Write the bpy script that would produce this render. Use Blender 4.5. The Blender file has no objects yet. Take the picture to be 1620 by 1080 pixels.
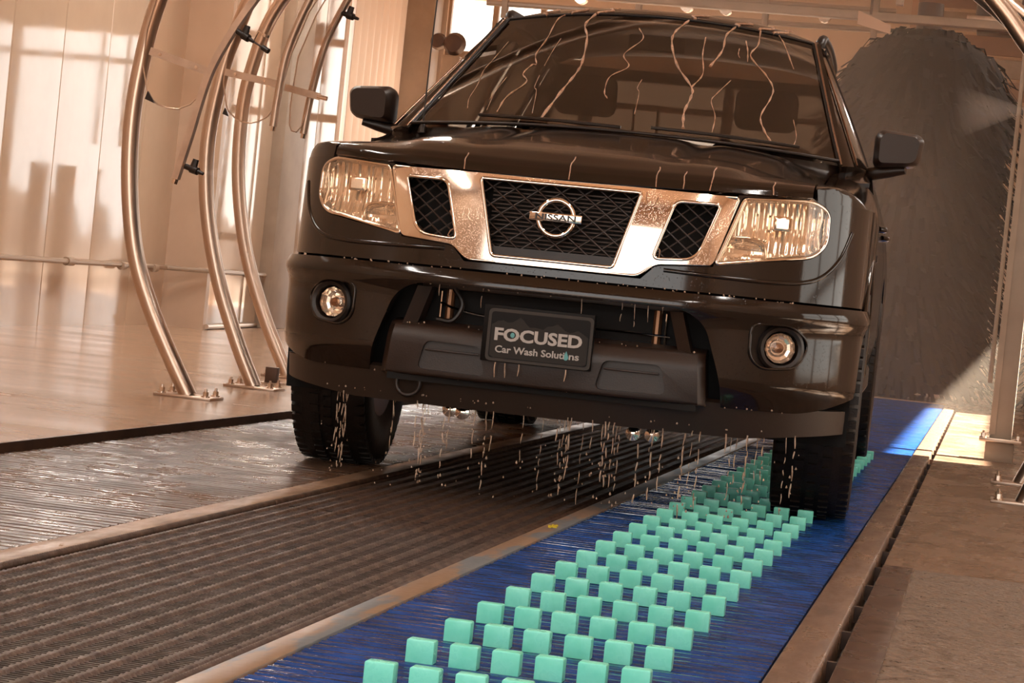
import bpy, bmesh, math, random
import numpy as np
from mathutils import Vector, Matrix

random.seed(7)
RNG = np.random.default_rng(7)
scn = bpy.context.scene
COL = scn.collection

# ------------------------------------------------------------------ camera
F_PX = 3600.0
VPX, VPY, ROLL = 1571.0, 528.0, 0.102
CAM = Vector((1.28, -6.6, 0.66))
_Y = Vector(((VPX - 810) / F_PX, (VPY - 540) / F_PX, 1.0)).normalized()
_D = Vector((-ROLL, 1.0, 0.0)); _D.z = -(_Y.x * _D.x + _Y.y * _D.y) / _Y.z; _D.normalize()
_X = _D.cross(_Y)
# rows: image right / image up / backwards, expressed in world axes (X, Y, Z)
right = Vector((_X.x, _Y.x, -_D.x)); down = Vector((_X.y, _Y.y, -_D.y)); fwd = Vector((_X.z, _Y.z, -_D.z))
cd = bpy.data.cameras.new('camera'); cam = bpy.data.objects.new('camera', cd); COL.objects.link(cam)
M = Matrix.Identity(4)
for i in range(3):
    M[i][0] = right[i]; M[i][1] = -down[i]; M[i][2] = -fwd[i]; M[i][3] = CAM[i]
cam.matrix_world = M
cd.sensor_width = 36.0; cd.lens = F_PX / 1620.0 * 36.0; cd.clip_start = 0.05; cd.clip_end = 300
scn.camera = cam

# ------------------------------------------------------------------ world, sun, exposure
def lin(r, g=None, b=None):
    if g is None: r, g, b = r
    f = lambda c: (c / 255 / 12.92) if c / 255 <= 0.04045 else ((c / 255 + 0.055) / 1.055) ** 2.4
    return (f(r), f(g), f(b), 1.0)

world = bpy.data.worlds.new('overcast_sky'); scn.world = world; world.use_nodes = True
bg = world.node_tree.nodes['Background']
bg.inputs[0].default_value = (1.0, 0.955, 0.905, 1); bg.inputs[1].default_value = 3.6
SUN_DIR = Vector((-0.62, -0.10, -0.78)).normalized()
sd = bpy.data.lights.new('sun', 'SUN'); sd.energy = 80.0; sd.angle = 0.02; sd.color = (1.0, 0.9, 0.78)
sun = bpy.data.objects.new('sun', sd); COL.objects.link(sun)
sun.rotation_euler = SUN_DIR.to_track_quat('-Z', 'Y').to_euler()
scn.view_settings.view_transform = 'Standard'; scn.view_settings.look = 'None'
scn.view_settings.exposure = 0.0; scn.view_settings.gamma = 1.0; scn.view_settings.use_curve_mapping = False
scn.cycles.use_denoising = True
scn.cycles.max_bounces = 9; scn.cycles.transparent_max_bounces = 24
scn.cycles.volume_bounces = 1; scn.cycles.volume_step_rate = 2.0
scn.cycles.sample_clamp_indirect = 6.0
scn.cycles.caustics_reflective = False; scn.cycles.caustics_refractive = False

# ------------------------------------------------------------------ materials
MAT = {}
def mat(name, rgb, rough=0.5, metal=0.0, rgb2=None, nscale=6.0, ndetail=4.0, stretch=(1, 1, 1), rvar=0.0,
        bump=0.0, bscale=60.0, coat=0.0, spec=0.5, trans=0.0, ior=1.45, contrast=(0.35, 0.65), bstretch=None, wpos=False):
    m = bpy.data.materials.new(name); m.use_nodes = True
    nt = m.node_tree; N = nt.nodes; Lk = nt.links
    p = N['Principled BSDF']
    p.inputs['Base Color'].default_value = lin(rgb)
    p.inputs['Roughness'].default_value = rough
    p.inputs['Metallic'].default_value = metal
    p.inputs['Specular IOR Level'].default_value = spec
    p.inputs['IOR'].default_value = ior
    if coat: p.inputs['Coat Weight'].default_value = coat; p.inputs['Coat Roughness'].default_value = 0.04
    if trans: p.inputs['Transmission Weight'].default_value = trans
    tc = N.new('ShaderNodeTexCoord'); src = tc.outputs['Object']
    if wpos: src = N.new('ShaderNodeNewGeometry').outputs['Position']      # many copies of one piece: grain runs on from piece to piece
    if rgb2 is not None or rvar:
        mp = N.new('ShaderNodeMapping'); mp.inputs['Scale'].default_value = stretch
        Lk.new(src, mp.inputs['Vector'])
        nz = N.new('ShaderNodeTexNoise'); nz.inputs['Scale'].default_value = nscale; nz.inputs['Detail'].default_value = ndetail
        nz.inputs['Roughness'].default_value = 0.62
        Lk.new(mp.outputs[0], nz.inputs['Vector'])
        if rgb2 is not None:
            rp = N.new('ShaderNodeValToRGB')
            rp.color_ramp.elements[0].position = contrast[0]; rp.color_ramp.elements[1].position = contrast[1]
            rp.color_ramp.elements[0].color = lin(rgb); rp.color_ramp.elements[1].color = lin(rgb2)
            Lk.new(nz.outputs['Fac'], rp.inputs['Fac']); Lk.new(rp.outputs['Color'], p.inputs['Base Color'])
        if rvar:
            mr = N.new('ShaderNodeMapRange'); mr.inputs['From Min'].default_value = 0.3; mr.inputs['From Max'].default_value = 0.7
            mr.inputs['To Min'].default_value = max(0.02, rough - rvar); mr.inputs['To Max'].default_value = min(1, rough + rvar)
            Lk.new(nz.outputs['Fac'], mr.inputs['Value']); Lk.new(mr.outputs[0], p.inputs['Roughness'])
    if bump:
        nb = N.new('ShaderNodeTexNoise'); nb.inputs['Scale'].default_value = bscale; nb.inputs['Detail'].default_value = 3
        if bstretch:
            mp2 = N.new('ShaderNodeMapping'); mp2.inputs['Scale'].default_value = bstretch
            Lk.new(src, mp2.inputs['Vector']); Lk.new(mp2.outputs[0], nb.inputs['Vector'])
        else:
            Lk.new(src, nb.inputs['Vector'])
        bp = N.new('ShaderNodeBump'); bp.inputs['Strength'].default_value = bump; bp.inputs['Distance'].default_value = 0.01
        Lk.new(nb.outputs['Fac'], bp.inputs['Height']); Lk.new(bp.outputs['Normal'], p.inputs['Normal'])
    MAT[name] = m
    return m

def droplets(m, scale=90.0, strength=0.25, lo=0.25):
    """wet beads standing on a smooth surface: fine relief only"""
    nt = m.node_tree; N = nt.nodes; Lk = nt.links; p = N['Principled BSDF']
    tc = N.new('ShaderNodeTexCoord'); v = N.new('ShaderNodeTexVoronoi'); v.inputs['Scale'].default_value = scale
    Lk.new(tc.outputs['Object'], v.inputs['Vector'])
    r = N.new('ShaderNodeMapRange'); r.inputs['From Min'].default_value = 0.0; r.inputs['From Max'].default_value = lo
    r.inputs['To Min'].default_value = 1.0; r.inputs['To Max'].default_value = 0.0
    Lk.new(v.outputs['Distance'], r.inputs['Value'])
    b = N.new('ShaderNodeBump'); b.inputs['Strength'].default_value = strength; b.inputs['Distance'].default_value = 0.004
    Lk.new(r.outputs[0], b.inputs['Height']); Lk.new(b.outputs['Normal'], p.inputs['Normal'])

def glass(name, tint, rough=0.0, ior=1.45, gloss=1.0):
    """thin pane: tinted see-through plus a Fresnel reflection"""
    m = bpy.data.materials.new(name); m.use_nodes = True
    nt = m.node_tree; N = nt.nodes; Lk = nt.links
    N.remove(N['Principled BSDF']); out = N['Material Output']
    t = N.new('ShaderNodeBsdfTransparent'); t.inputs[0].default_value = tint
    g = N.new('ShaderNodeBsdfGlossy'); g.inputs['Roughness'].default_value = rough; g.inputs['Color'].default_value = (gloss, gloss, gloss, 1)
    f = N.new('ShaderNodeFresnel')
    ge = N.new('ShaderNodeNewGeometry'); mr = N.new('ShaderNodeMapRange')      # same reflectance from either side of the pane
    mr.inputs['To Min'].default_value = ior; mr.inputs['To Max'].default_value = 1.0 / ior
    Lk.new(ge.outputs['Backfacing'], mr.inputs['Value']); Lk.new(mr.outputs[0], f.inputs['IOR'])
    mx = N.new('ShaderNodeMixShader')
    Lk.new(f.outputs[0], mx.inputs[0]); Lk.new(t.outputs[0], mx.inputs[1]); Lk.new(g.outputs[0], mx.inputs[2])
    Lk.new(mx.outputs[0], out.inputs['Surface'])
    MAT[name] = m
    return m

def emit(name, rgb, strength):
    m = bpy.data.materials.new(name); m.use_nodes = True
    p = m.node_tree.nodes['Principled BSDF']
    p.inputs['Base Color'].default_value = lin(rgb); p.inputs['Emission Color'].default_value = lin(rgb)
    p.inputs['Emission Strength'].default_value = strength
    MAT[name] = m
    return m

mat('wall_panel', (203, 177, 152), 0.07, rgb2=(196, 169, 145), nscale=1.2, spec=0.62, bump=0.05, bscale=1.6, rvar=0.05)
mat('wall_dull', (204, 178, 155), 0.35, rgb2=(192, 166, 143), nscale=1.5)
mat('wall_grey', (160, 125, 102), 0.4, rgb2=(148, 115, 94), nscale=2)
mat('ceiling', (216, 198, 180), 0.7)
mat('floor_wet', (178, 146, 120), 0.20, rgb2=(160, 129, 105), nscale=1.3, stretch=(0.5, 1.6, 1), rvar=0.08, bump=0.05, bscale=7, spec=0.45)
mat('floor_rough', (96, 78, 63), 0.5, rgb2=(132, 109, 89), nscale=38, ndetail=8, rvar=0.3, bump=0.9, bscale=55, spec=0.6, contrast=(0.3, 0.75))
mat('floor_damp', (104, 82, 66), 0.26, rgb2=(134, 108, 88), nscale=3.5, ndetail=6, stretch=(1, .6, 1), rvar=0.16, bump=0.25, bscale=30, spec=0.55)
mat('pit', (40, 27, 20), 0.5)
mat('steel_strip', (150, 122, 98), 0.4, rgb2=(112, 89, 71), nscale=7, stretch=(2, 0.6, 1), rvar=0.14, bump=0.12, bscale=40, contrast=(0.42, 0.7))
mat('strip_stained', (134, 108, 87), 0.4, rgb2=(104, 107, 110), nscale=2.4, stretch=(3, 0.8, 1), rvar=0.14, bump=0.12, bscale=40, contrast=(0.5, 0.56))
mat('rail_strip', (122, 96, 78), 0.33, rgb2=(96, 74, 60), nscale=6, stretch=(2, 0.5, 1), rvar=0.15, bump=0.15, bscale=50)
mat('plate_steel', (96, 71, 56), 0.28, rgb2=(80, 58, 45), nscale=4, rvar=0.1)
mat('dark_iron', (70, 48, 36), 0.4, rgb2=(50, 34, 26), nscale=12)
mat('belt_brown', (102, 77, 60), 0.30, rgb2=(74, 57, 45), nscale=5, stretch=(1, 1, 1), rvar=0.12, bump=0.35, bscale=45, spec=0.4, bstretch=(.3, 1, 1), wpos=True)
mat('belt_blue', (30, 72, 138), 0.13, rgb2=(24, 48, 90), nscale=9, rvar=0.08, bump=0.5, bscale=60, spec=0.55, bstretch=(0.22, 1, 1), wpos=True)
mat('block_teal', (140, 240, 218), 0.3, rgb2=(118, 228, 202), nscale=16, rvar=0.1, bump=0.08, bscale=30, wpos=True)
mat('rubber_mat', (66, 48, 37), 0.55, rgb2=(46, 34, 27), nscale=18, rvar=0.15, bump=0.5, bscale=170)
mat('rubber_rib', (86, 64, 49), 0.5, rgb2=(60, 45, 36), nscale=14, rvar=0.12, bump=0.3, bscale=120)
mat('stainless', (206, 184, 166), 0.30, 1.0)
mat('stainless_flat', (208, 186, 168), 0.38, 1.0, rgb2=(188, 166, 148), nscale=8)
mat('bolt_steel', (225, 204, 186), 0.25, 1.0)
mat('black_plastic', (34, 24, 19), 0.4)
mat('column', (172, 155, 138), 0.5, rgb2=(160, 143, 127), nscale=3)
mat('pipe_paint', (170, 148, 128), 0.35)
mat('brush_foam', (22, 14, 11), 0.9, rgb2=(34, 22, 16), nscale=5)
mat('machine_tan', (178, 156, 136), 0.5, rgb2=(158, 138, 119), nscale=3)
mat('machine_dark', (84, 62, 50), 0.5)
mat('outside_ground', (92, 75, 61), 0.9)
mat('outside_build', (92, 76, 62), 0.8)
mat('wall_pale', (218, 200, 183), 0.5)
mat('hedge', (62, 47, 37), 0.9, rgb2=(46, 34, 26), nscale=4)
# truck
mat('paint', (30, 21, 16), 0.09, spec=0.6)
droplets(MAT['paint'], 130, 0.10, 0.22)
mat('trim_black', (30, 20, 15), 0.38, bump=0.06, bscale=240)
mat('dam_plastic', (46, 35, 28), 0.45, bump=0.05, bscale=200)
mat('guard_plastic', (42, 29, 22), 0.4, bump=0.06, bscale=220)
mat('mirror_plastic', (38, 27, 21), 0.36, bump=0.05, bscale=260)
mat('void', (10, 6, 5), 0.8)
mat('chrome', (228, 214, 200), 0.07, 1.0)
droplets(MAT['chrome'], 260, 0.12, 0.28)
mat('chrome_clean', (236, 224, 212), 0.05, 1.0)
mat('reflector', (253, 244, 234), 0.12, 0.8)
mat('chrome_dim', (150, 120, 100), 0.2, 1.0)
mat('mesh_bar', (46, 33, 25), 0.3, spec=0.6)
mat('tyre', (22, 15, 11), 0.5, rgb2=(32, 22, 16), nscale=20, bump=0.2, bscale=120)
mat('rim', (120, 95, 78), 0.3, 1.0)
mat('radiator', (120, 88, 66), 0.35, 0.8)
mat('fin_dark', (46, 32, 24), 0.4, 0.5)
mat('seat_cloth', (44, 33, 27), 0.9)
mat('dash', (26, 18, 14), 0.6)
mat('paper', (200, 165, 138), 0.6)
mat('plate_field', (44, 40, 37), 0.5, spec=0.2)
mat('plate_rim', (62, 57, 53), 0.45, spec=0.2)
mat('plate_sky', (18, 13, 12), 0.5, spec=0.2)
mat('plate_back', (12, 9, 8), 0.5, spec=0.2)
mat('letter_grey', (180, 175, 171), 0.5, spec=0.2)
mat('letter_teal', (88, 158, 162), 0.4)
mat('emblem_letter', (34, 22, 16), 0.4)
mat('foam', (205, 160, 128), 0.35, rgb2=(150, 112, 88), nscale=60, bump=0.3, bscale=180, spec=0.6)
mat('yellow_chip', (196, 176, 40), 0.5)
m = bpy.data.materials.new('fibreglass'); m.use_nodes = True; MAT['fibreglass'] = m
_N = m.node_tree.nodes; _L = m.node_tree.links; _p = _N['Principled BSDF']; _p.inputs['Base Color'].default_value = lin(228, 208, 190); _p.inputs['Roughness'].default_value = 0.3
_t = _N.new('ShaderNodeBsdfTranslucent'); _t.inputs[0].default_value = lin(246, 232, 218); _x = _N.new('ShaderNodeMixShader'); _x.inputs[0].default_value = 0.5
_L.new(_p.outputs[0], _x.inputs[1]); _L.new(_t.outputs[0], _x.inputs[2]); _L.new(_x.outputs[0], _N['Material Output'].inputs['Surface'])
glass('windshield_glass', (0.36, 0.31, 0.27, 1), 0.0, 1.5)
glass('side_glass', (0.46, 0.40, 0.35, 1), 0.0, 1.5)
glass('lens_glass', (0.97, 0.93, 0.88, 1), 0.02, 1.42)
glass('acrylic', (0.93, 0.88, 0.84, 1), 0.05, 1.35)
mat('drip', (226, 200, 176), 0.12, spec=0.9, rgb2=(150, 122, 102), nscale=40)
_n = MAT['drip'].node_tree.nodes; _l = MAT['drip'].node_tree.links; _tr = _n.new('ShaderNodeBsdfTransparent'); _mx = _n.new('ShaderNodeMixShader'); _mx.inputs[0].default_value = 0.68
_l.new(_tr.outputs[0], _mx.inputs[1]); _l.new(_n['Principled BSDF'].outputs[0], _mx.inputs[2]); _l.new(_mx.outputs[0], _n['Material Output'].inputs['Surface'])
glass('window_glass', (0.95, 0.93, 0.9, 1), 0.0, 1.4)
emit('fill_diffuser', (255, 240, 225), 12.0)  # glow of the added ceiling fill fixtures

# ------------------------------------------------------------------ geometry helpers
def link(o, parent=None):
    COL.objects.link(o)
    if parent is not None: o.parent = parent
    return o

def finish(me, m, angle=32):
    if m is not None: me.materials.append(MAT[m] if isinstance(m, str) else m)
    if angle is not None:
        bm = bmesh.new(); bm.from_mesh(me)
        bmesh.ops.recalc_face_normals(bm, faces=bm.faces[:])
        a = math.radians(angle)
        for f in bm.faces: f.smooth = True
        for e in bm.edges:
            if len(e.link_faces) == 2:
                e.smooth = e.calc_face_angle(0.0) < a
        bm.to_mesh(me); bm.free()
    me.update()

def obj(name, V, Fc, m, parent=None, angle=32):
    me = bpy.data.meshes.new(name); me.from_pydata([tuple(v) for v in V], [], [tuple(f) for f in Fc])
    finish(me, m, angle)
    return link(bpy.data.objects.new(name, me), parent)

def share(name, me, parent=None, loc=(0, 0, 0), rot=(0, 0, 0)):
    o = bpy.data.objects.new(name, me); o.location = loc; o.rotation_euler = rot
    return link(o, parent)

def empty(name, loc=(0, 0, 0), rz=0.0):
    o = bpy.data.objects.new(name, None); o.location = loc; o.rotation_euler = (0, 0, rz); o.empty_display_size = 0.1
    COL.objects.link(o)
    return o

def tag(o, label, cat=None, group=None, kind=None):
    o['label'] = label
    if cat: o['category'] = cat
    if group: o['group'] = group
    if kind: o['kind'] = kind
    return o

class MB:
    def __init__(s): s.V = []; s.F = []
    def add(s, V, Fc):
        n = len(s.V); s.V += [tuple(v) for v in V]; s.F += [tuple(i + n for i in f) for f in Fc]; return s
    def box(s, x0, x1, y0, y1, z0, z1):
        V = [(x, y, z) for z in (z0, z1) for y in (y0, y1) for x in (x0, x1)]
        return s.add(V, [(0, 2, 3, 1), (4, 5, 7, 6), (0, 1, 5, 4), (2, 6, 7, 3), (0, 4, 6, 2), (1, 3, 7, 5)])
    def tube(s, pts, r, seg=10, caps=True):
        P = [Vector(p) for p in pts]; n = len(P); R = r if hasattr(r, '__len__') else [r] * n
        V = []; T0 = None; U = None
        for i in range(n):
            t = (P[min(i + 1, n - 1)] - P[max(i - 1, 0)]).normalized()
            if U is None:
                a = Vector((0, 0, 1)) if abs(t.z) < 0.9 else Vector((1, 0, 0))
                U = (a - t * a.dot(t)).normalized()
            else:
                U = (U - t * U.dot(t)).normalized()
            W = t.cross(U)
            for k in range(seg):
                an = 2 * math.pi * k / seg
                V.append(P[i] + (U * math.cos(an) + W * math.sin(an)) * R[i])
        Fc = []
        for i in range(n - 1):
            for k in range(seg):
                a = i * seg + k; b = i * seg + (k + 1) % seg
                Fc.append((a, b, b + seg, a + seg))
        if caps:
            Fc.append(tuple(range(seg - 1, -1, -1))); Fc.append(tuple((n - 1) * seg + k for k in range(seg)))
        return s.add(V, Fc)
    def cyl(s, c, axis, r, h, seg=16, r2=None):
        c = Vector(c); a = Vector(axis).normalized()
        return s.tube([c - a * h / 2, c + a * h / 2], [r, r if r2 is None else r2], seg)
    def lathe(s, c, axis, prof, seg=32, close=False, caps=True):
        """prof: list of (radius, distance along axis)"""
        c = Vector(c); a = Vector(axis).normalized()
        b = Vector((0, 0, 1)) if abs(a.z) < 0.9 else Vector((1, 0, 0))
        U = (b - a * b.dot(a)).normalized(); W = a.cross(U)
        V = []; n = len(prof)
        for (r, d) in prof:
            for k in range(seg):
                an = 2 * math.pi * k / seg
                V.append(c + a * d + (U * math.cos(an) + W * math.sin(an)) * r)
        Fc = []
        for i in range(n if close else n - 1):
            j = (i + 1) % n
            for k in range(seg):
                k2 = (k + 1) % seg
                Fc.append((i * seg + k, i * seg + k2, j * seg + k2, j * seg + k))
        if not close and caps:
            if prof[0][0] > 1e-6: Fc.append(tuple(range(seg - 1, -1, -1)))
            if prof[-1][0] > 1e-6: Fc.append(tuple((n - 1) * seg + k for k in range(seg)))
        return s.add(V, Fc)
    def build(s, name, m, parent=None, angle=32, bevel=0.0, bseg=2):
        o = obj(name, s.V, s.F, m, parent, None if bevel else angle)
        if bevel:
            me = o.data; bm = bmesh.new(); bm.from_mesh(me)
            bmesh.ops.recalc_face_normals(bm, faces=bm.faces[:])
            es = [e for e in bm.edges if len(e.link_faces) == 2 and e.calc_face_angle(0) > 0.5]
            bmesh.ops.bevel(bm, geom=es, offset=bevel, segments=bseg, profile=0.5, affect='EDGES', clamp_overlap=True)
            bm.to_mesh(me); bm.free(); me.materials.clear(); finish(me, m, angle)
        return o

def smoothpath(pts, n=8):
    """Catmull-Rom through the points"""
    P = [Vector(p) for p in pts]; Q = [P[0] * 2 - P[1]] + P + [P[-1] * 2 - P[-2]]; out = []
    for i in range(1, len(Q) - 2):
        for k in range(n):
            t = k / n
            out.append(0.5 * ((2 * Q[i]) + (Q[i + 1] - Q[i - 1]) * t + (2 * Q[i - 1] - 5 * Q[i] + 4 * Q[i + 1] - Q[i + 2]) * t * t
                              + (3 * Q[i] - Q[i - 1] - 3 * Q[i + 1] + Q[i + 2]) * t ** 3))
    out.append(P[-1]); return out

def roundpoly(pts, r, seg=5):
    """fillet every corner of a 2-D polygon; r number or list"""
    n = len(pts); out = []
    for i in range(n):
        p = np.array(pts[i], float); a = np.array(pts[i - 1], float); b = np.array(pts[(i + 1) % n], float)
        rr = r[i] if hasattr(r, '__len__') else r
        if rr <= 0: out.append(tuple(p)); continue
        u = a - p; v = b - p; lu = np.linalg.norm(u); lv = np.linalg.norm(v); u /= lu; v /= lv
        d = min(rr, lu * 0.48, lv * 0.48)
        p0 = p + u * d; p1 = p + v * d
        for k in range(seg + 1):
            t = k / seg
            out.append(tuple((1 - t) ** 2 * p0 + 2 * t * (1 - t) * p + t * t * p1))
    return out

def prism(outline, a0, a1, axis='y'):
    """closed prism of a 2-D outline; axis y: outline is (x,z); axis x: outline is (y,z); axis z: (x,y)"""
    n = len(outline); V = []
    for a in (a0, a1):
        for (p, q) in outline:
            V.append((p, a, q) if axis == 'y' else ((a, p, q) if axis == 'x' else (p, q, a)))
    Fc = [tuple(range(n)), tuple(range(2 * n - 1, n - 1, -1))]
    for i in range(n):
        j = (i + 1) % n; Fc.append((i, j, j + n, i + n))
    return V, Fc

def boolean(o, VF, op='DIFFERENCE', use_self=False):
    me = bpy.data.meshes.new('cutter'); me.from_pydata(VF[0], [], VF[1])
    bm = bmesh.new(); bm.from_mesh(me); bmesh.ops.recalc_face_normals(bm, faces=bm.faces[:]); bm.to_mesh(me); bm.free()
    c = bpy.data.objects.new('cutter', me); COL.objects.link(c)
    md = o.modifiers.new('b', 'BOOLEAN'); md.operation = op; md.solver = 'EXACT'; md.use_self = use_self; md.object = c
    par = o.parent; o.parent = None
    bpy.context.view_layer.update()
    dg = bpy.context.evaluated_depsgraph_get()
    nm = bpy.data.meshes.new_from_object(o.evaluated_get(dg))
    o.modifiers.clear(); old = o.data; o.data = nm; bpy.data.meshes.remove(old)
    bpy.data.objects.remove(c); bpy.data.meshes.remove(me)
    o.parent = par
    return o

def grid_faces(nu, nv, flip=False):
    F = []
    for i in range(nu - 1):
        for j in range(nv - 1):
            a = i * nv + j; f = (a, a + nv, a + nv + 1, a + 1)
            F.append(f[::-1] if flip else f)
    return F

def shell(G, t, center):
    """closed solid from a grid of points G[nu][nv]; thickness t towards the side where `center` lies"""
    G = np.array(G, float); nu, nv = G.shape[:2]
    du = np.gradient(G, axis=0); dv = np.gradient(G, axis=1)
    n = np.cross(du, dv); n /= (np.linalg.norm(n, axis=2, keepdims=True) + 1e-12)
    mid = G[nu // 2, nv // 2]; s = np.sign(np.dot(n[nu // 2, nv // 2], np.array(center) - mid)) or 1
    B = G + n * s * t
    V = list(map(tuple, G.reshape(-1, 3))) + list(map(tuple, B.reshape(-1, 3)))
    N = nu * nv; Fc = grid_faces(nu, nv) + [tuple(i + N for i in f[::-1]) for f in grid_faces(nu, nv)]
    ring = [i * nv for i in range(nu)] + [(nu - 1) * nv + j for j in range(1, nv)] + [i * nv + nv - 1 for i in range(nu - 2, -1, -1)] + [j for j in range(nv - 2, 0, -1)]
    for k in range(len(ring)):
        a, b = ring[k], ring[(k + 1) % len(ring)]
        Fc.append((a, b, b + N, a + N))
    return V, Fc

def text_mesh(s, size, extrude, offset=0.0, align='CENTER'):
    cu = bpy.data.curves.new('txt', 'FONT'); cu.body = s; cu.size = size; cu.extrude = extrude; cu.offset = offset
    cu.align_x = align; cu.resolution_u = 3
    o = bpy.data.objects.new('txt', cu); COL.objects.link(o)
    bpy.context.view_layer.update()
    me = bpy.data.meshes.new_from_object(o.evaluated_get(bpy.context.evaluated_depsgraph_get()))
    bpy.data.objects.remove(o); bpy.data.curves.remove(cu)
    return me

def text_obj(name, s, size, m, parent, x, y, z, offset=0.0, width=None, extrude=0.0008):
    """standing text facing -Y, centred on (x, z)"""
    me = text_mesh(s, size, extrude, offset)
    me.materials.clear(); me.materials.append(MAT[m])
    co = np.array([v.co[:] for v in me.vertices]); mn = co.min(0); mx = co.max(0)
    sx = 1.0 if width is None else width / (mx[0] - mn[0])
    for v in me.vertices:
        a = (v.co.x - (mn[0] + mx[0]) / 2) * sx; b = v.co.y - (mn[1] + mx[1]) / 2
        v.co = (x + a, y - v.co.z, z + b)
    me.update()
    return link(bpy.data.objects.new(name, me), parent)

# ================================================================== THE SETTING
Y0, Y1 = -4.7, 14.0          # conveyor run
def struct(o, label, cat):
    return tag(o, label, cat, kind='structure')

struct(MB().box(-8, 5, -10.2, 24, -0.26, -0.08).build('floor', 'pit'), 'dark recessed slab under the conveyors', 'floor')
struct(MB().box(-8, -1.60, -10.2, 24, -0.07, 0.03).build('floor_left', 'floor_wet'), 'wet tan concrete floor left of the conveyor', 'floor')
struct(MB().box(1.050, 4.6, -10.2, -0.20, -0.07, -0.012).build('floor_right', 'floor_rough', bevel=.002), 'rough brown concrete floor right of the gutter in the foreground', 'floor')
struct(MB().box(1.050, 4.6, -0.194, 24, -0.07, -0.012).build('floor_right_rear', 'floor_damp', bevel=.002), 'smoother wet brown concrete floor around the steel post', 'floor')
struct(MB().box(-1.60, 1.050, Y1, 24, -0.07, -0.005).build('floor_rear', 'floor_wet'), 'floor behind the end of the conveyor belts', 'floor')
struct(MB().box(-1.60, 1.050, -10.2, Y0, -0.07, -0.005).build('floor_front', 'floor_wet'), 'floor in front of the conveyor belts towards the exit', 'floor')
# dark angle-iron step edge of the left floor
struct(MB().box(-1.60, -1.588, -4.7, 14, -0.05, 0.031).build('trim_1', 'dark_iron'), 'dark iron edge of the step beside the brown belt', 'trim')
struct(MB().box(-0.688, -0.612, Y0, Y1, -0.07, 0.002).build('trim_2', 'steel_strip', bevel=0.003), 'pale steel strip between brown belt and rubber mats', 'trim')
struct(MB().box(0.118, 0.178, Y0, Y1, -0.07, 0.004).build('trim_3', 'strip_stained', bevel=0.003), 'stained strip between rubber mats and blue belt', 'trim')
struct(MB().box(0.944, 1.030, Y0, Y1, -0.07, 0.006).build('trim_4', 'rail_strip', bevel=0.006, bseg=3), 'brown steel rail along the right edge of the blue belt', 'trim')
g = empty('gutter', (0, 0, 0))
MB().box(1.030, 1.050, Y0, Y1, -0.078, -0.066).build('channel', 'pit', g)
cb = MB().box(1.030, 1.050, -0.008, 0.008, -0.05, -0.012).build('crossbar', 'dark_iron', g); cb.location = (0, Y0 + .3, 0)
for k in range(1, 40):
    share('crossbar', cb.data, g, (0, Y0 + 0.3 + k * 0.46, 0))
struct(g, 'narrow dark gutter with crossbars beside the right rail', 'gutter')
struct(MB().box(1.052, 1.135, -4.7, -0.20, -0.03, -0.008).build('trim_5', 'plate_steel', bevel=0.002), 'flat brown cover plate between gutter and rough floor', 'trim')

# ------------------------------------------------------------------ conveyor belts
PITCH = 0.0508
def slat_mesh(x0, x1, name, m, ribs):
    """one belt module: a low slat with rounded shoulders and little cross ridges"""
    h = PITCH / 2 - 0.002
    prof = [(-h, -0.012), (-h, -0.004), (-h + 0.005, 0.0), (-0.009, -0.0012), (-0.004, 0.0012), (0.004, 0.0012), (0.009, -0.0012), (h - 0.005, 0.0), (h, -0.004), (h, -0.012)]
    b = MB(); n = len(prof)
    xs = np.linspace(x0, x1, ribs + 1)
    V = []
    for x in xs:
        for (y, z) in prof: V.append((x, y, z))
    Fc = []
    for i in range(len(xs) - 1):
        for j in range(n - 1):
            Fc.append((i * n + j, (i + 1) * n + j, (i + 1) * n + j + 1, i * n + j + 1))
    Fc.append(tuple(range(n))); Fc.append(tuple(range(len(V) - 1, len(V) - n - 1, -1)))
    b.add(V, Fc)
    me = bpy.data.meshes.new(name); me.from_pydata(b.V, [], b.F); finish(me, m, 40)
    return me

NS = 295
blue = empty('conveyor_belt', (0, 0, 0))
MB().box(0.182, 0.938, Y0, Y1, -0.03, -0.013).build('belt_bed', 'pit', blue)
sm = slat_mesh(0.182, 0.938, 'belt_slat', 'belt_blue', 8)
for k in range(NS):
    share('belt_slat', sm, blue, (0, -3.75 + k * PITCH, random.uniform(-.0008, .0008)), (random.uniform(-.07, .05), 0, 0))
b = MB()
b.add(*(prism(roundpoly([(-.0245, 0), (.0245, 0), (.0245, .040), (-.0245, .040)], [0, 0, .004, .004], 3), -0.014, 0.014)))
bk = b.build('traction_block', 'block_teal', blue, angle=32, bevel=0.0025)
XC = [0.383 + 0.0748 * i for i in range(6)]
first = True
for r in range(31):
    y = -3.62 + r * 0.2695
    for x in XC:
        if first: bk.location = (x, y, 0); first = False
        else: share('traction_block', bk.data, blue, (x + random.uniform(-.001, .001), y, 0), (0, 0, random.uniform(-.02, .02)))
def rear_slats(me, parent, m):
    """the far end of the belt, where slats are too fine to tell apart"""
    b = MB(); v = [tuple(q.co) for q in me.vertices]; f = [tuple(p.vertices) for p in me.polygons]
    for k in range(NS, NS + 45): b.add([(x, y - 3.75 + k * PITCH, z) for (x, y, z) in v], f)
    b.build('belt_slats_rear', m, parent, angle=40)['kind'] = 'stuff'
rear_slats(sm, blue, 'belt_blue')
tag(blue, 'blue plastic conveyor belt with rows of teal blocks', 'conveyor belt')

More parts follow.
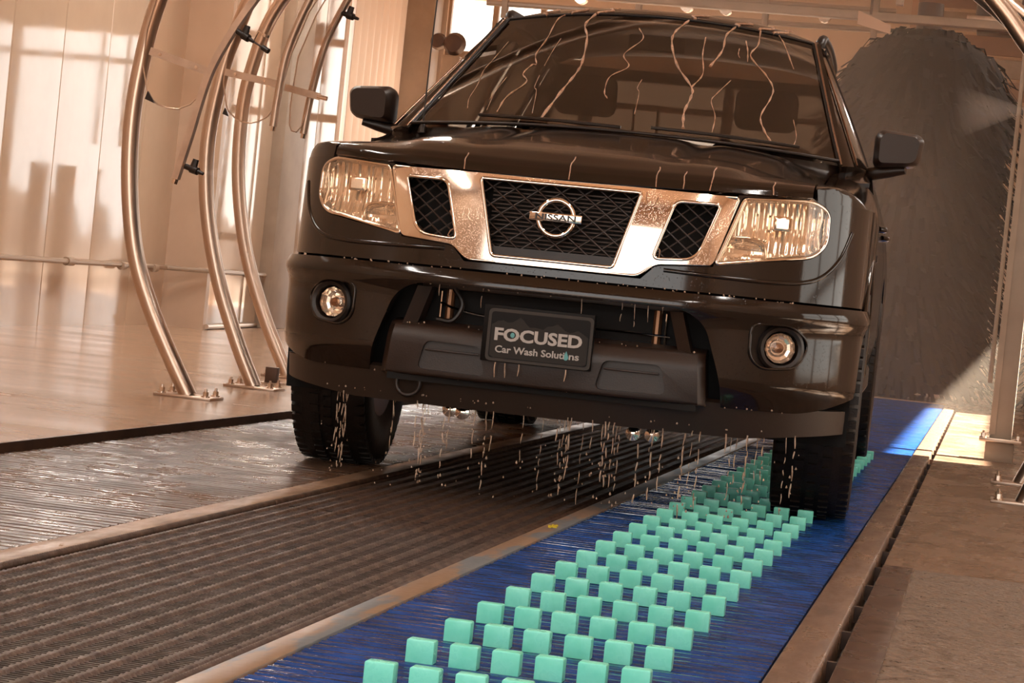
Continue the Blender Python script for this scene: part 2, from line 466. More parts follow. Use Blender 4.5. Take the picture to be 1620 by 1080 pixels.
brown = empty('conveyor_belt', (0, 0, 0))
MB().box(-1.585, -0.692, Y0, Y1, -0.03, -0.013).build('belt_bed', 'pit', brown)
sm2 = slat_mesh(-1.585, -0.692, 'belt_slat', 'belt_brown', 8)
for k in range(NS):
    share('belt_slat', sm2, brown, (0, -3.75 + k * PITCH, random.uniform(-.0006, .0006)), (random.uniform(-.012, .012), 0, 0))
rear_slats(sm2, brown, 'belt_brown')
tag(brown, 'wet brown ribbed conveyor belt beside the tan floor', 'conveyor belt')

# ------------------------------------------------------------------ rubber mats between the belts
def rubber_mat(y0, y1, label):
    g = empty('rubber_mat', (-0.247, (y0 + y1) / 2, 0)); cx = -0.247; L = (y1 - y0)
    MB().box(-0.362, 0.362, -L / 2, L / 2, -0.06, -0.012).build('mat_base', 'rubber_mat', g, bevel=0.003)
    # one cord-like rib: a low ridge with a knot every 2.4 cm
    n = int(L / 0.012); V = []; Fc = []
    for i in range(n + 1):
        y = -L / 2 + L * i / n; k = 1.0 if i % 2 else 0.72
        w = 0.0085 * k + 0.0015; h = 0.0105 * k
        V += [(-w - 0.004, y, -0.0125), (-w * .6, y, -0.012 + h), (w * .6, y, -0.012 + h), (w + 0.004, y, -0.0125)]
        if i:
            a = (i - 1) * 4; Fc += [(a, a + 4, a + 5, a + 1), (a + 1, a + 5, a + 6, a + 2), (a + 2, a + 6, a + 7, a + 3)]
    me = bpy.data.meshes.new('rib'); me.from_pydata(V, [], Fc); finish(me, 'rubber_rib', 60)
    for q in range(13):
        share('rib', me, g, (-0.324 + q * 0.054, 0, 0))
    # fine cross weave between the ribs, too small to pick apart
    w = MB()
    m = int(L / 0.016)
    for i in range(m):
        y = -L / 2 + 0.008 + i * 0.016
        w.box(-0.345, 0.345, y - 0.004, y + 0.004, -0.013, -0.0075)
    o = w.build('cross_weave', 'rubber_mat', g, angle=None); o['kind'] = 'stuff'
    for sx in (-1, 1):
        b = MB(); n2 = int(L / 0.0125); pts = []; rr = []
        for i in range(n2 * 2 + 1):
            pts.append((sx * 0.353, -L / 2 + L * i / (n2 * 2), -0.004)); rr.append(0.010 if i % 2 else 0.007)
        b.tube(pts, rr, 7).build('edge_bead', 'rubber_rib', g, angle=70)
    return tag(g, label, 'mat')
rubber_mat(-4.7, -0.605, 'nearer ribbed brown rubber mat in the foreground between the belts')
rubber_mat(-0.595, 4.4, 'farther ribbed rubber mat lying under the truck between the belts')
rubber_mat(4.41, 9.4, 'rearmost rubber mat behind the truck axle between the belts')
o = MB()
for k in range(3):
    a = k * 1.1
    o.tube([(0.15 + .012 * math.cos(a) * q, -0.42 + 0.03 * math.sin(a) * q + k * .01, 0.006) for q in (-1, 0, 1)], .004, 6)
tag(o.build('plastic_shred', 'yellow_chip'), 'tiny yellow plastic shred on the strip by the blue belt', 'debris')

# ------------------------------------------------------------------ walls
def wall_line(xa, ya, slope, y0, y1, z0, z1, name, label, panel_w, matp, bulge=0.010, off=0.0):
    """a wall running mostly along +Y, built of full-height panels with narrow joints"""
    ang = math.atan2(-slope, 1.0)
    ln = math.hypot(1.0, slope)
    base = Vector((xa + slope * (y0 - ya), y0, 0))
    g = empty(name, base, ang)                        # local +Y runs along the wall, local +X faces the room
    L = (y1 - y0) * ln
    MB().box(-0.16, -0.012, 0, L, z0, z1).build('backing', 'wall_dull', g)
    n = max(1, round(L / panel_w)); w = L / n
    V = []; m = 12
    prof = [(0.0, -0.011)] + [(w * (0.012 + 0.976 * i / m), 0.001 + bulge * (1 - (2 * i / m - 1) ** 2)) for i in range(m + 1)] + [(w, -0.011)]
    for z in (z0, z1):
        for (y, x) in prof: V.append((x, y, z))
    k = len(prof)
    Fc = [(i, i + 1, i + 1 + k, i + k) for i in range(k - 1)] + [tuple(range(k)), tuple(range(2 * k - 1, k - 1, -1)), (0, k, 2 * k - 1, k - 1)]
    me = bpy.data.meshes.new('panel'); me.from_pydata(V, [], Fc); finish(me, matp, 20)
    for i in range(n):
        share('panel', me, g, (0, i * w, 0), (0, 0, random.uniform(-.003, .003)))
    struct(g, label, 'wall')
    return g
WA = lambda y: -5.303 - 0.055 * (y - 7.833)
WB = lambda y: -5.119 - 0.117 * (y - 11.4)
ZT = 4.6
wall_line(-5.303, 7.833, -0.055, -6.9, 11.42, 0.03, ZT, 'wall_left', 'tall wall of glossy tan panels reflecting the daylight', 0.97, 'wall_panel', 0.0035)
wall_line(-5.119, 11.4, -0.117, 11.4, 16.9, 0.03, ZT, 'wall_left_rear', 'plainer tan panel wall farther back behind the arches', 1.25, 'wall_panel', 0.006)
struct(MB().box(WA(11.42) - .05, WB(11.4) + .003, 11.36, 11.44, 0.03, ZT).build('wall_jog', 'wall_dull'), 'narrow wall return where the left wall steps inward', 'wall')
o = MB()
o.tube([(WB(y) + 0.02, y, 0.055) for y in (11.4, 15, 16.9)], 0.022, 8)
struct(o.build('baseboard_left', 'stainless_flat'), 'pale metal strip along the foot of the rear left wall', 'baseboard')

# pilasters standing on the rear left wall
for (y, w, lab) in ((13.7, 0.62, 'grey-tan pilaster on the rear left wall behind the spray arms'),):
    x = WB(y)
    p = MB().box(x, x + 0.16, y - w / 2, y + w / 2, 0.03, ZT).build('column', 'column', bevel=0.01)
    struct(p, lab, 'column')

# pipe along the wall with couplings
pw = empty('wall_pipe', (WA(3), 3, 0.55))
def WP(y): return (WA(y) if y < 11.3 else WB(y)) + 0.06
pts = [(WA(-2.4) + .06, -2.4, .50)] + [(WP(y), y, 0.50 + 0.004 * (y - 8)) for y in (2, 5, 8, 10, 11.2)] + [(WB(11.3) + .03, 11.30, .52), (WB(11.5) + .09, 11.36, .52)] + [(WP(y) + .0, y, 0.52) for y in (11.9, 13, 15, 17.2)]
org = Vector((WA(3), 3, 0.55))
MB().tube([Vector(p) - org for p in pts], 0.020, 10).build('pipe', 'pipe_paint', pw)
cpl = MB().cyl((0, 0, 0), (0, 1, 0), 0.032, 0.12, 12).build('coupling', 'pipe_paint', pw)
cpl.location = Vector((WP(8.9), 8.9, .504)) - org
for y in (6.0, 7.4, 10.1, 10.9, 12.6, 14.0, 15.8):
    share('coupling', cpl.data, pw, Vector((WP(y), y, .50 if y < 11 else .52)) - org, (0, 0, .14))
tag(pw, 'thin horizontal pipe with couplings along the left wall', 'pipe')

# bright corrugated translucent sheet near the entrance
def corrugated(y0, y1, z0, z1, name, label):
    V = []; Fc = []; n = 108
    for i in range(n + 1):
        y = y0 + (y1 - y0) * i / n
        d = 0.045 * math.cos(2 * math.pi * 9 * i / n)
        V += [(WB(y) + d, y, z0), (WB(y) + d, y, z1)]
        if i: Fc.append((2 * i - 2, 2 * i, 2 * i + 1, 2 * i - 1))
    o = obj(name, V, Fc, 'fibreglass', None, 60)
    md = o.modifiers.new('thick', 'SOLIDIFY'); md.thickness = 0.006
    return tag(o, label, 'wall sheet')
struct(MB().box(-6.28, -5.80, 20.55, 20.95, -.05, ZT).build('column', 'column', bevel=.01), 'broad grey column left of the entrance beside the antenna', 'column')
corrugated(16.9, 20.9, 0.05, ZT - .02, 'corrugated_sheet', 'corrugated cream sheet beside the grey column behind the mirror')

# right wall with one long window bay, ceiling, rear wall with the entrance
wr = MB()
wr.box(3.5, 3.7, -6.9, -.6, -0.05, ZT); wr.box(3.5, 3.7, 2.4, 5.6, -0.05, ZT); wr.box(3.5, 3.7, -.6, 2.4, -0.05, .35); wr.box(3.5, 3.7, -.6, 2.4, 1.9, ZT); wr.box(3.5, 3.7, 12.9, 22, -0.05, ZT); wr.box(3.5, 3.7, 5.6, 12.9, -0.05, 2.75); wr.box(3.5, 3.7, 5.6, 12.9, 3.6, ZT)
struct(wr.build('wall_right', 'wall_dull'), 'right wall of the tunnel with a clerestory window', 'wall')
wn = empty('window_2', (3.6, .9, 0))
for y in (-1.5, -.5, .5, 1.5): MB().box(-.05, .05, y - .035, y + .035, .35, 1.9).build('mullion', 'machine_tan', wn, bevel=.005)
for z in (.37, 1.12, 1.88): MB().box(-.045, .045, -1.5, 1.5, z - .03, z + .03).build('transom', 'machine_tan', wn, bevel=.005)
for y in (-1.0, 0, 1.0): MB().box(-.004, .004, y - .46, y + .46, .40, 1.85).build('pane', 'window_glass', wn)
struct(wn, 'low three-bay window in the right wall beside the truck', 'window')
struct(MB().box(-8, 4.0, -6.9, 21.2, ZT, ZT + .12).build('ceiling', 'ceiling'), 'pale tan ceiling over the wash tunnel', 'ceiling')
we = MB()
we.box(-6, -2.0, -7.1, -6.9, -.06, ZT); we.box(2.3, 4.0, -7.1, -6.9, -.06, ZT); we.box(-2.0, 2.3, -7.1, -6.9, 3.5, ZT)
struct(we.build('wall_front', 'wall_dull'), 'wall around the tunnel exit behind the viewpoint', 'wall')
wb = MB()
YB = 21.0
wb.box(-6.3, -5.75, YB, YB + .2, -0.05, ZT); wb.box(-5.75, -3.95, YB, YB + .2, 4.15, ZT); wb.box(-3.95, -.4, YB, YB + .2, 3.32, ZT); wb.box(-.4, 4.0, YB, YB + .2, -0.05, ZT)
struct(wb.build('wall_back', 'wall_pale'), 'rear wall around the bright entrance of the tunnel', 'wall')
# glazed frame of the entrance
wn = empty('window_1', (-4.85, YB + .1, 0))
xs = [-.9, -.3, .3, .9]
for x in xs: MB().box(x - .035, x + .035, -.05, .05, 0, 4.15).build('mullion', 'machine_tan', wn, bevel=.005)
for z in (0.9, 2.5, 3.45): MB().box(-.9, .9, -.045, .045, z - .05, z + .05).build('transom', 'machine_tan', wn, bevel=.005)
for a, c in zip(xs[:-1], xs[1:]): MB().box(a + .04, c - .04, -.004, .004, .95, 4.10).build('pane', 'window_glass', wn)
struct(wn, 'tall bright glazed screen beside the entrance behind the mirror', 'window')
wn = empty('door_1', (-2.15, YB + .1, 0))
for x in (-1.72, 1.72): MB().box(x - .05, x + .05, -.05, .05, 0, 3.32).build('jamb', 'machine_tan', wn, bevel=.005)
MB().box(-1.72, 1.72, -.06, .06, 2.95, 3.02).build('rail', 'machine_tan', wn, bevel=.005)
MB().box(-.06, .06, -.05, .05, 1.9, 3.3).build('stile', 'machine_tan', wn, bevel=.005)
MB().box(.5, 1.05, -.05, .05, -.005, 1.6).build('sign_panel', 'machine_tan', wn, bevel=.005)
MB().box(-1.2, -.8, -.05, .05, 1.5, 2.3).build('hung_panel', 'machine_tan', wn, bevel=.005)
for x in (-1.15, -.85): MB().box(x - .015, x + .015, -.015, .015, 2.28, 2.97).build('strap', 'machine_tan', wn)
struct(wn, 'bright open entrance doorway of the tunnel behind the truck', 'door')
struct(MB().box(-60, 60, 21.2, 140, -0.5, -0.06).build('ground', 'outside_ground'), 'sunlit paving outside the entrance', 'ground')
struct(MB().box(-60, 60, -140, -10.2, -0.5, -0.075).build('ground_front', 'outside_ground'), 'paving on the exit side of the tunnel', 'ground')
for k, (x0, x1, y, h, m, nm, lab) in enumerate((
        (-16, -9.5, 40, 2.6, 'outside_build', 'building', 'low tan building seen through the entrance glass'),
        (-3.6, -1.2, 60, 1.7, 'outside_build', 'building', 'distant tan shed seen through the entrance glass'))):
    bld = empty(nm, ((x0 + x1) / 2, y, -.06)); hw = (x1 - x0) / 2
    MB().box(-hw, hw, 0, 5, 0, h).build('wall', m, bld); MB().box(-hw - .2, hw + .2, -.2, 5.2, h, h + .25).build('roof', 'machine_dark', bld)
    for q in range(3): MB().box(-hw + hw * .3 + q * hw * .55, -hw + hw * .3 + q * hw * .55 + .5, -.03, .02, 1.0, 1.9).build('window', 'machine_dark', bld)
    tag(bld, lab, 'building')

V = []; Fc = []; n = 90
for i in range(n + 1):
    x = -45 + 90 * i / n; h = 1.7 + .9 * math.sin(i * .41) + .5 * math.sin(i * 1.13 + 1) + .35 * math.sin(i * 2.3)
    V += [(x, 70, -.1), (x, 73, h), (x, 80, h * .9), (x, 84, -.1)]
    if i:
        for k in range(3): Fc.append((4 * i - 4 + k, 4 * i + k, 4 * i + k + 1, 4 * i - 3 + k))
struct(obj('hedgerow', V, Fc, 'hedge'), 'dark rolling hedgerow far outside the entrance', 'hedge')
# unseen ceiling fixtures, added as fill light for the tunnel
def fill_fixture(x, y, label, watt=None):
    g = empty('fill_fixture', (x, y, ZT - .03))
    MB().box(-.16, .16, -.75, .75, -.05, .0).build('housing', 'machine_tan', g, bevel=.01)
    MB().box(-.12, .12, -.70, .70, -.075, -.052).build('diffuser', 'fill_diffuser', g, bevel=.006)
    ld = bpy.data.lights.new('fill_light', 'AREA'); ld.shape = 'RECTANGLE'; ld.size = .26; ld.size_y = 1.4; ld.energy = watt or FILL_W; ld.color = (1.0, .945, .88)
    lo = bpy.data.objects.new('fill_light', ld); link(lo, g); lo.location = (0, 0, -.09)
    return tag(g, label, 'lamp', 'added fill fixtures of the tunnel')
FILL_W = 120.0
for (y, lab) in ((-5.6, 'added ceiling fill fixture over the left floor, first from the exit'), (-3.0, 'added ceiling fill fixture over the left floor, second from the exit'), (1.0, 'added ceiling fill fixture over the left floor, third from the exit'),
                 (5.0, 'added ceiling fill fixture over the left floor, fourth from the exit'), (9.0, 'added ceiling fill fixture over the left floor, fifth from the exit'), (13.0, 'added ceiling fill fixture over the left floor, sixth from the exit')):
    fill_fixture(-2.9 if y < 4 else -4.0, y, lab, 38 if y < 2 else 85)
for (y, lab) in ((-5.4, 'added ceiling fill fixture over the right floor, first from the exit'), (-1.5, 'added ceiling fill fixture over the right floor, second from the exit'), (3.0, 'added ceiling fill fixture over the right floor, third from the exit'), (15.5, 'added ceiling fill fixture over the right floor, nearest the entrance')):
    fill_fixture(2.3, y, lab, 35 if y < 0 else (60 if y < 10 else 25))

# ================================================================== WASH ARCHES
def bolt(parent, x, y, z, r=0.013, h=0.026):
    b = MB(); b.cyl((0, 0, 0.003), (0, 0, 1), r * 1.5, 0.006, 12); b.cyl((0, 0, 0.006 + h * .35), (0, 0, 1), r, h * .7, 6); b.cyl((0, 0, 0.006 + h * .8), (0, 0, 1), r * .5, h * .8, 8)
    o = b.build('bolt', 'bolt_steel', parent); o.location = (x, y, z); return o

def wash_arch(y, left, rightp, label, top):
    """bent stainless hoop from the left foot to the right foot; points are (x, z)"""
    g = empty('wash_arch', (0, y, 0))
    pts = smoothpath([(x, 0, z) for (x, z) in left + top + rightp], 7)
    MB().tube(pts, 0.037, 20).build('hoop_tube', 'stainless', g, angle=50)
    for (x, z, s) in ((left[0][0], 0.03, -1), (rightp[-1][0], -0.012, 1)):
        pl = MB().box(x - .13, x + .13, -.09, .09, z, z + .012).build('base_plate', 'stainless_flat', g, bevel=.002)
        for (dx, dy) in ((-.10, -.065), (.10, -.065), (-.10, .065), (.10, .065)): bolt(pl, x + dx, dy, z + .012)
    return tag(g, label, 'wash arch')
TOP = [(-2.30, 2.02), (-1.95, 2.42), (-1.35, 2.72), (-0.6, 2.82), (0.2, 2.70), (0.75, 2.40)]
RIGHT = [(1.149, 2.002), (1.278, 1.853), (1.52, 1.55), (1.66, 1.15), (1.68, .75), (1.60, .35), (1.47, -.01)]
wash_arch(2.8, [(-2.10, .035), (-2.206, .208), (-2.322, .418), (-2.408, .631), (-2.463, .904), (-2.483, 1.18), (-2.468, 1.431), (-2.42, 1.711)], RIGHT,
          'nearest bent stainless steel wash arch on the left', TOP)
wash_arch(4.0, [(-2.20, .035), (-2.311, .248), (-2.439, .546), (-2.53, .879), (-2.561, 1.187), (-2.535, 1.469), (-2.48, 1.721)],
          [(1.25, 2.05), (1.40, 1.9), (1.62, 1.55), (1.74, 1.15), (1.74, .75), (1.62, .35), (1.47, -.01)], 'second stainless wash arch, between the nearest arch and the third', [(-2.33, 2.08)] + TOP[1:])
wash_arch(5.3, [(-2.44, .035), (-2.61, .352), (-2.747, .686), (-2.826, 1.026), (-2.851, 1.337), (-2.829, 1.652)],
          [(1.25, 2.3), (1.5, 2.1), (1.85, 1.55), (1.95, 1.15), (1.95, .75), (1.85, .35), (1.72, -.01)], 'third stainless wash arch, its foot hidden behind the front tyre', [(-2.70, 2.05), (-2.35, 2.45), (-1.6, 2.85), (-0.6, 2.98), (0.4, 2.85)])
o = MB().box(-2.33, -2.27, 4.55, 4.60, 0.03, 0.115).build('floor_bracket', 'machine_dark', bevel=.002)
MB().box(-2.36, -2.24, 4.52, 4.63, 0.03, 0.036).build('flange', 'stainless_flat', o)
tag(o, 'small dark upright bracket on the floor by the second arch foot', 'bracket')

# clear splash shields with their flat brackets, and the spray bars
def shield(y, left, rightc, bottom, zt, label):
    """clear sheet between the hoop and the spray bar, round at the bottom"""
    out = left[::-1] + bottom + rightc
    g = empty('splash_shield', (0, y, 0))
    V, Fc = prism([(x, z) for (x, z) in out], -0.004, 0.004)
    obj('sheet', V, Fc, 'acrylic', g, 40)
    # bright rolled rim along the round edge
    MB().tube([(x, 0, z) for (x, z) in out], 0.0035, 6).build('rim', 'stainless_flat', g)
    return tag(g, label, 'splash shield')

def bar(parent, name, a, c, y, wdt=0.034, t=0.006, m='stainless_flat'):
    ax, az = a; cx, cz = c; d = Vector((cx - ax, 0, cz - az)); n = Vector((-d.z, 0, d.x)).normalized() * wdt / 2
    V = []
    for yy in (y - t / 2, y + t / 2):
        for p in (Vector((ax, 0, az)) - n, Vector((cx, 0, cz)) - n, Vector((cx, 0, cz)) + n, Vector((ax, 0, az)) + n): V.append((p.x, yy, p.z))
    return obj(name, V, [(0, 1, 2, 3), (7, 6, 5, 4), (0, 4, 5, 1), (1, 5, 6, 2), (2, 6, 7, 3), (3, 7, 4, 0)], m, parent)

g1 = shield(2.74, [(-2.40, 1.33), (-2.435, 1.45), (-2.43, 1.60), (-2.40, 1.75), (-2.33, 1.92)], [(-2.115, 1.44), (-2.06, 1.56), (-1.97, 1.72), (-1.85, 1.90)],
            [(-2.39, 1.31), (-2.351, 1.283), (-2.30, 1.270), (-2.254, 1.269), (-2.20, 1.295), (-2.17, 1.33), (-2.142, 1.375)], 1.9, 'nearest clear splash shield with a round bottom edge')
br = bar(g1, 'bracket_bar', (-2.40, 1.508), (-2.125, 1.440), -.02)
for t in (.18, .8):
    b = MB(); b.cyl((-2.40 + .275 * t, -.026, 1.508 - .068 * t), (0, 1, 0), .007, .012, 8); b.build('bolt', 'bolt_steel', br)
o = MB(); o.add(*prism([(-2.405, 1.30), (-2.36, 1.285), (-2.395, 1.335)], -.015, .0)); o.build('clip', 'black_plastic', g1)
g2 = shield(3.97, [(-2.475, 1.39), (-2.50, 1.5), (-2.49, 1.65), (-2.44, 1.80), (-2.35, 2.02)], [(-2.20, 1.50), (-2.17, 1.66), (-2.10, 1.87), (-1.98, 2.10)],
            [(-2.46, 1.36), (-2.415, 1.325), (-2.375, 1.313), (-2.339, 1.313), (-2.30, 1.325), (-2.262, 1.348), (-2.225, 1.40)], 2.0, 'second clear splash shield behind the nearest spray bar')
br = bar(g2, 'bracket_bar', (-2.49, 1.548), (-2.215, 1.511), -.02)
for t in (.2, .75):
    b = MB(); b.cyl((-2.49 + .275 * t, -.026, 1.548 - .037 * t), (0, 1, 0), .007, .012, 8); b.build('bolt', 'bolt_steel', br)
o = MB(); o.add(*prism([(-2.485, 1.345), (-2.455, 1.335), (-2.475, 1.375)], -.015, .0)); o.build('clip', 'black_plastic', g2)
g3 = shield(4.08, [(-2.185, 1.42), (-2.17, 1.66), (-2.10, 1.87), (-2.0, 2.07)], [(-2.095, 1.46), (-2.043, 1.737), (-1.953, 1.96), (-1.85, 2.14)],
            [(-2.18, 1.33), (-2.165, 1.30), (-2.14, 1.295), (-2.115, 1.33), (-2.10, 1.40)], 2.0, 'narrow clear shield between the two rear spray bars')
bar(g3, 'bracket_bar', (-2.215, 1.508), (-2.03, 1.475), -.02)
MB().cyl((-2.02, -.02, 1.473), (1, 0, -.15), .011, .05, 10).build('bolt', 'bolt_steel', g3)

def nozzle(parent, x, z, big):
    """black quick-release nozzle body on a short stub, pointing away from the bar"""
    n = MB(); d = Vector((.86, -.2, -.42 if big else -.25)).normalized(); p = Vector((x, 0, z))
    n.tube([p, p + d * .022], .007, 10); n.build('stub', 'bolt_steel', parent)
    b = MB(); b.tube([p + d * .018, p + d * .05], [.013, .013], 12); b.tube([p + d * .05, p + d * .085], [.019, .017], 12)
    up = Vector((.25, 0, 1)).normalized()
    b.tube([p + d * .058, p + d * .058 + up * .045], [.018, .014], 8)
    b.tube([p + d * .085, p + d * .115], [.010, .007], 10); nb = b.build('nozzle', 'black_plastic', parent)
    if big:
        b = MB(); b.tube([p + d * .10, p + d * .165], .004, 8); b.tube([p + d * .165, p + d * .20], .012, 10); b.build('tip', 'black_plastic', nb)
        b = MB(); q = p + d * .12 + up * .05; b.tube([p + d * .11, q, q + d * .03], .004, 8); b.cyl(q + d * .04, up, .018, .012, 10); b.build('valve', 'bolt_steel', nb)

def spray_bar(y, pts, label, nz=(), flat=True):
    g = empty('spray_bar', (0, y, 0))
    P = smoothpath([(x, 0, z) for (x, z) in pts], 6)
    if flat:      # rectangular channel
        V = []; n = len(P)
        for i in range(n):
            t = (P[min(i + 1, n - 1)] - P[max(i - 1, 0)]).normalized(); nrm = Vector((-t.z, 0, t.x))
            for (a, yy) in ((-.014, -.018), (.014, -.018), (.014, .018), (-.014, .018)): V.append(P[i] + nrm * a + Vector((0, yy, 0)))
        Fc = [(0, 1, 2, 3), tuple(4 * n - 1 - k for k in range(4))]
        for i in range(n - 1):
            for k in range(4): Fc.append((4 * i + k, 4 * i + (k + 1) % 4, 4 * i + 4 + (k + 1) % 4, 4 * i + 4 + k))
        obj('bar_channel', V, Fc, 'stainless_flat', g)
    else:
        MB().tube(P, .019, 12).build('bar_channel', 'stainless_flat', g, angle=50)
    e = Vector((pts[0][0], 0, pts[0][1])); d = (Vector((pts[1][0], 0, pts[1][1])) - e).normalized()
    MB().tube([e - d * .022, e + d * .004], .013, 10).build('end_cap', 'bolt_steel', g)
    for (x, z, b) in nz: nozzle(g, x, z, b)
    return tag(g, label, 'spray bar')
spray_bar(2.7, [(-2.218, .967), (-2.174, 1.156), (-2.115, 1.42), (-2.034, 1.603), (-1.942, 1.759), (-1.826, 1.93), (-1.60, 2.2), (-1.2, 2.5)], 'nearest curved spray bar with two black nozzles', ((-2.195, 1.03, False), (-2.02, 1.628, True)))
spray_bar(3.9, [(-2.202, 1.302), (-2.193, 1.456), (-2.167, 1.671), (-2.082, 1.922), (-1.975, 2.112), (-1.6, 2.45)], 'second curved spray bar beside the second clear shield', flat=False)
spray_bar(4.1, [(-2.11, 1.291), (-2.091, 1.485), (-2.043, 1.737), (-1.953, 1.96), (-1.845, 2.153), (-1.5, 2.45)], 'third curved spray bar, rightmost of the spray bars', ((-1.99, 1.90, False),), flat=False)

# ------------------------------------------------------------------ steel post right of the blue belt
g = empty('steel_post', (1.376, 5.8, -.02))
MB().box(-.058, .058, -.058, .058, .13, 3.9).build('post', 'column', g, bevel=.006)
MB().box(-.062, -.030, -.064, -.058, .15, 3.9).build('flange', 'machine_tan', g)
MB().box(-.11, .11, -.11, .11, .112, .13).build('base_plate', 'stainless_flat', g, bevel=.002)
MB().box(-.075, .075, -.075, .075, 0, .112).build('pedestal', 'column', g, bevel=.01)
for dx in (-.09, .09): bolt(g, dx, -.085, .13)
MB().tube([(-.085, -.03, .42), (-.085, -.03, 3.2)], .012, 8).build('conduit', 'machine_tan', g)
hd = MB(); hd.cyl((.02, -.09, 2.06), (0, 1, 0), .032, .06, 16); hd.build('sensor', 'letter_grey', g)
hd = MB(); hd.cyl((.02, -.075, 1.86), (0, 1, 0), .02, .04, 14); hd.build('nozzle_socket', 'black_plastic', g)
tag(g, 'square steel post on a pedestal right of the blue belt', 'post')

# ------------------------------------------------------------------ big dark wash brushes
def brush(x, y, r, h, label, seed):
    rng = random.Random(seed)
    g = empty('wash_brush', (x, y, 0))
    MB().cyl((0, 0, h / 2 + .1), (0, 0, 1), .12, h + .3, 16).build('shaft', 'machine_dark', g)
    prof = [(.15, .10), (r * .76, .06), (r * .82, .6), (r * .82, h - .85), (r * .76, h - .5), (r * .62, h - .25), (r * .40, h - .10), (.15, h - .05)]
    MB().lathe((0, 0, 0), (0, 0, 1), prof, 40).build('foam_core', 'brush_foam', g, angle=50)
    b = MB(); tiers = 34
    for t in range(tiers):
        z = .12 + (h - .2) * t / (tiers - 1)
        top = (z - (h - 1.0)) / 1.0
        rr = r * (math.sqrt(max(0.0, 1 - max(0, top) ** 2.2)) * .96 + .04)
        for k in range(84):
            a = 2 * math.pi * (k + rng.random()) / 84; L = rr * rng.uniform(.88, 1.07); w = rng.uniform(.014, .034); dz = rng.uniform(.04, .20)
            ca, sa = math.cos(a), math.sin(a)
            p0 = Vector((ca * rr * .6, sa * rr * .6, z + .06)); p1 = Vector((ca * L * .84, sa * L * .84, z + rng.uniform(.0, .06))); p2 = Vector((ca * L, sa * L, z - dz))
            s = Vector((-sa, ca, rng.uniform(-.5, .5))) * w
            b.add([p0 - s, p0 + s, p1 + s, p1 - s, p2 + s * .9, p2 - s * .9], [(0, 1, 2, 3), (3, 2, 4, 5)])
    o = b.build('foam_strips', 'brush_foam', g, angle=None); o['kind'] = 'stuff'
    return tag(g, label, 'brush')
brush(0.40, 15.05, 1.0, 3.42, 'tall dark rotating wash brush behind the truck on the right', 3)
brush(2.42, 15.3, 0.85, 2.7, 'dark wash brush mostly hidden behind the steel post', 4)

# ------------------------------------------------------------------ overhead machinery at the rear
def at_list(parent, name, boxes, m, bevel=.01):
    for bx in boxes: MB().box(*bx).build(name, m, parent, bevel=bevel)
g = empty('overhead_gantry', (0, 12.4, 0))
MB().box(-2.4, 3.0, -.08, .08, 3.42, 3.56).build('beam', 'machine_tan', g, bevel=.01)
MB().box(-2.4, 3.0, .5, .62, 3.20, 3.27).build('rail', 'machine_tan', g, bevel=.01)
for x in (-1.9, -.9, .25, 1.2):
    MB().box(x - .03, x + .03, -.05, .05, 3.27, ZT).build('hanger', 'machine_tan', g, bevel=.005)
for x in (-1.55, -1.35, -.6, -.45):
    MB().tube([(x, .0, 3.56), (x, 0, 4.3)], .022, 8).build('hose', 'stainless', g)
tag(g, 'tan overhead beam frame above the rear of the truck', 'gantry')
g = empty('warning_board', (.05, 12.0, 3.08))
V, Fc = prism([(-.10, .07), (.17, -.03), (.17, -.10), (-.10, -.04)], -.015, .015)
obj('board', V, Fc, 'paper', g); MB().box(-.01, .01, 0, .03, .05, .35).build('strut', 'machine_dark', g)
tag(g, 'pale slanted board hanging above the dark brush', 'board')
g = empty('drive_motor', (.98, 13.4, 3.36))
MB().cyl((0, 0, .10), (0, 0, 1), .13, .22, 20).build('motor_housing', 'machine_dark', g)
MB().cyl((0, 0, .24), (0, 0, 1), .08, .06, 16).build('motor_cap', 'bolt_steel', g); MB().box(-.2, .2, -.16, .16, -.05, -.01).build('mount_plate', 'stainless_flat', g, bevel=.004)
tag(g, 'small dark drive motor on top of the wash brush', 'motor')
g = empty('control_cabinet', (1.02, 15.9, 3.32))
MB().box(-.2, .25, -.1, .2, .22, .95).build('cabinet_body', 'machine_dark', g, bevel=.01); MB().box(-.14, .19, -.115, -.1, .30, .85).build('cabinet_door', 'machine_tan', g, bevel=.004)
tag(g, 'small cabinet high above the brush under the ceiling', 'cabinet')
g = empty('louvre_screen', (1.0, 18.6, 2.6))
for k in range(8):
    z = .1 + k * .24
    MB().box(-.9, 2.2, 0, .05, z, z + .20).build('slat', 'machine_tan' if k % 2 else 'wall_grey', g, bevel=.006)
MB().box(-.95, -.88, -.02, .07, -2.6, 2.0).build('frame_post', 'paper', g); MB().box(.45, .52, -.02, .07, -2.6, 2.0).build('frame_post', 'paper', g); MB().box(2.2, 2.27, -.02, .07, -2.6, 2.0).build('frame_post', 'paper', g)
tag(g, 'slatted tan screen high behind the brush at the right', 'screen')
g = empty('signal_stand', (-5.20, 19.2, -.0))
MB().tube([(0, 0, 0), (0, 0, 3.0)], .05, 12).build('pole', 'machine_dark', g)
MB().box(-.10, .12, -.08, .08, 2.78, 3.24).build('body', 'machine_tan', g, bevel=.02)
s_ = MB(); s_.lathe((0.03, 0, 3.38), (0, -1, 0), [(.02, -.10), (.10, -.09), (.135, 0), (.10, .09), (.02, .10)], 20); s_.build('round_head', 'machine_dark', g)
s_ = MB(); s_.lathe((-.18, .05, 3.40), (0, -1, 0), [(.02, -.08), (.08, -.07), (.10, 0), (.08, .07), (.02, .08)], 20); s_.build('small_head', 'machine_dark', g)
tag(g, 'dark round-headed signal stand against the bright entrance', 'signal stand')
g = empty('pipe_rack', (-2.6, 16.5, 3.5))
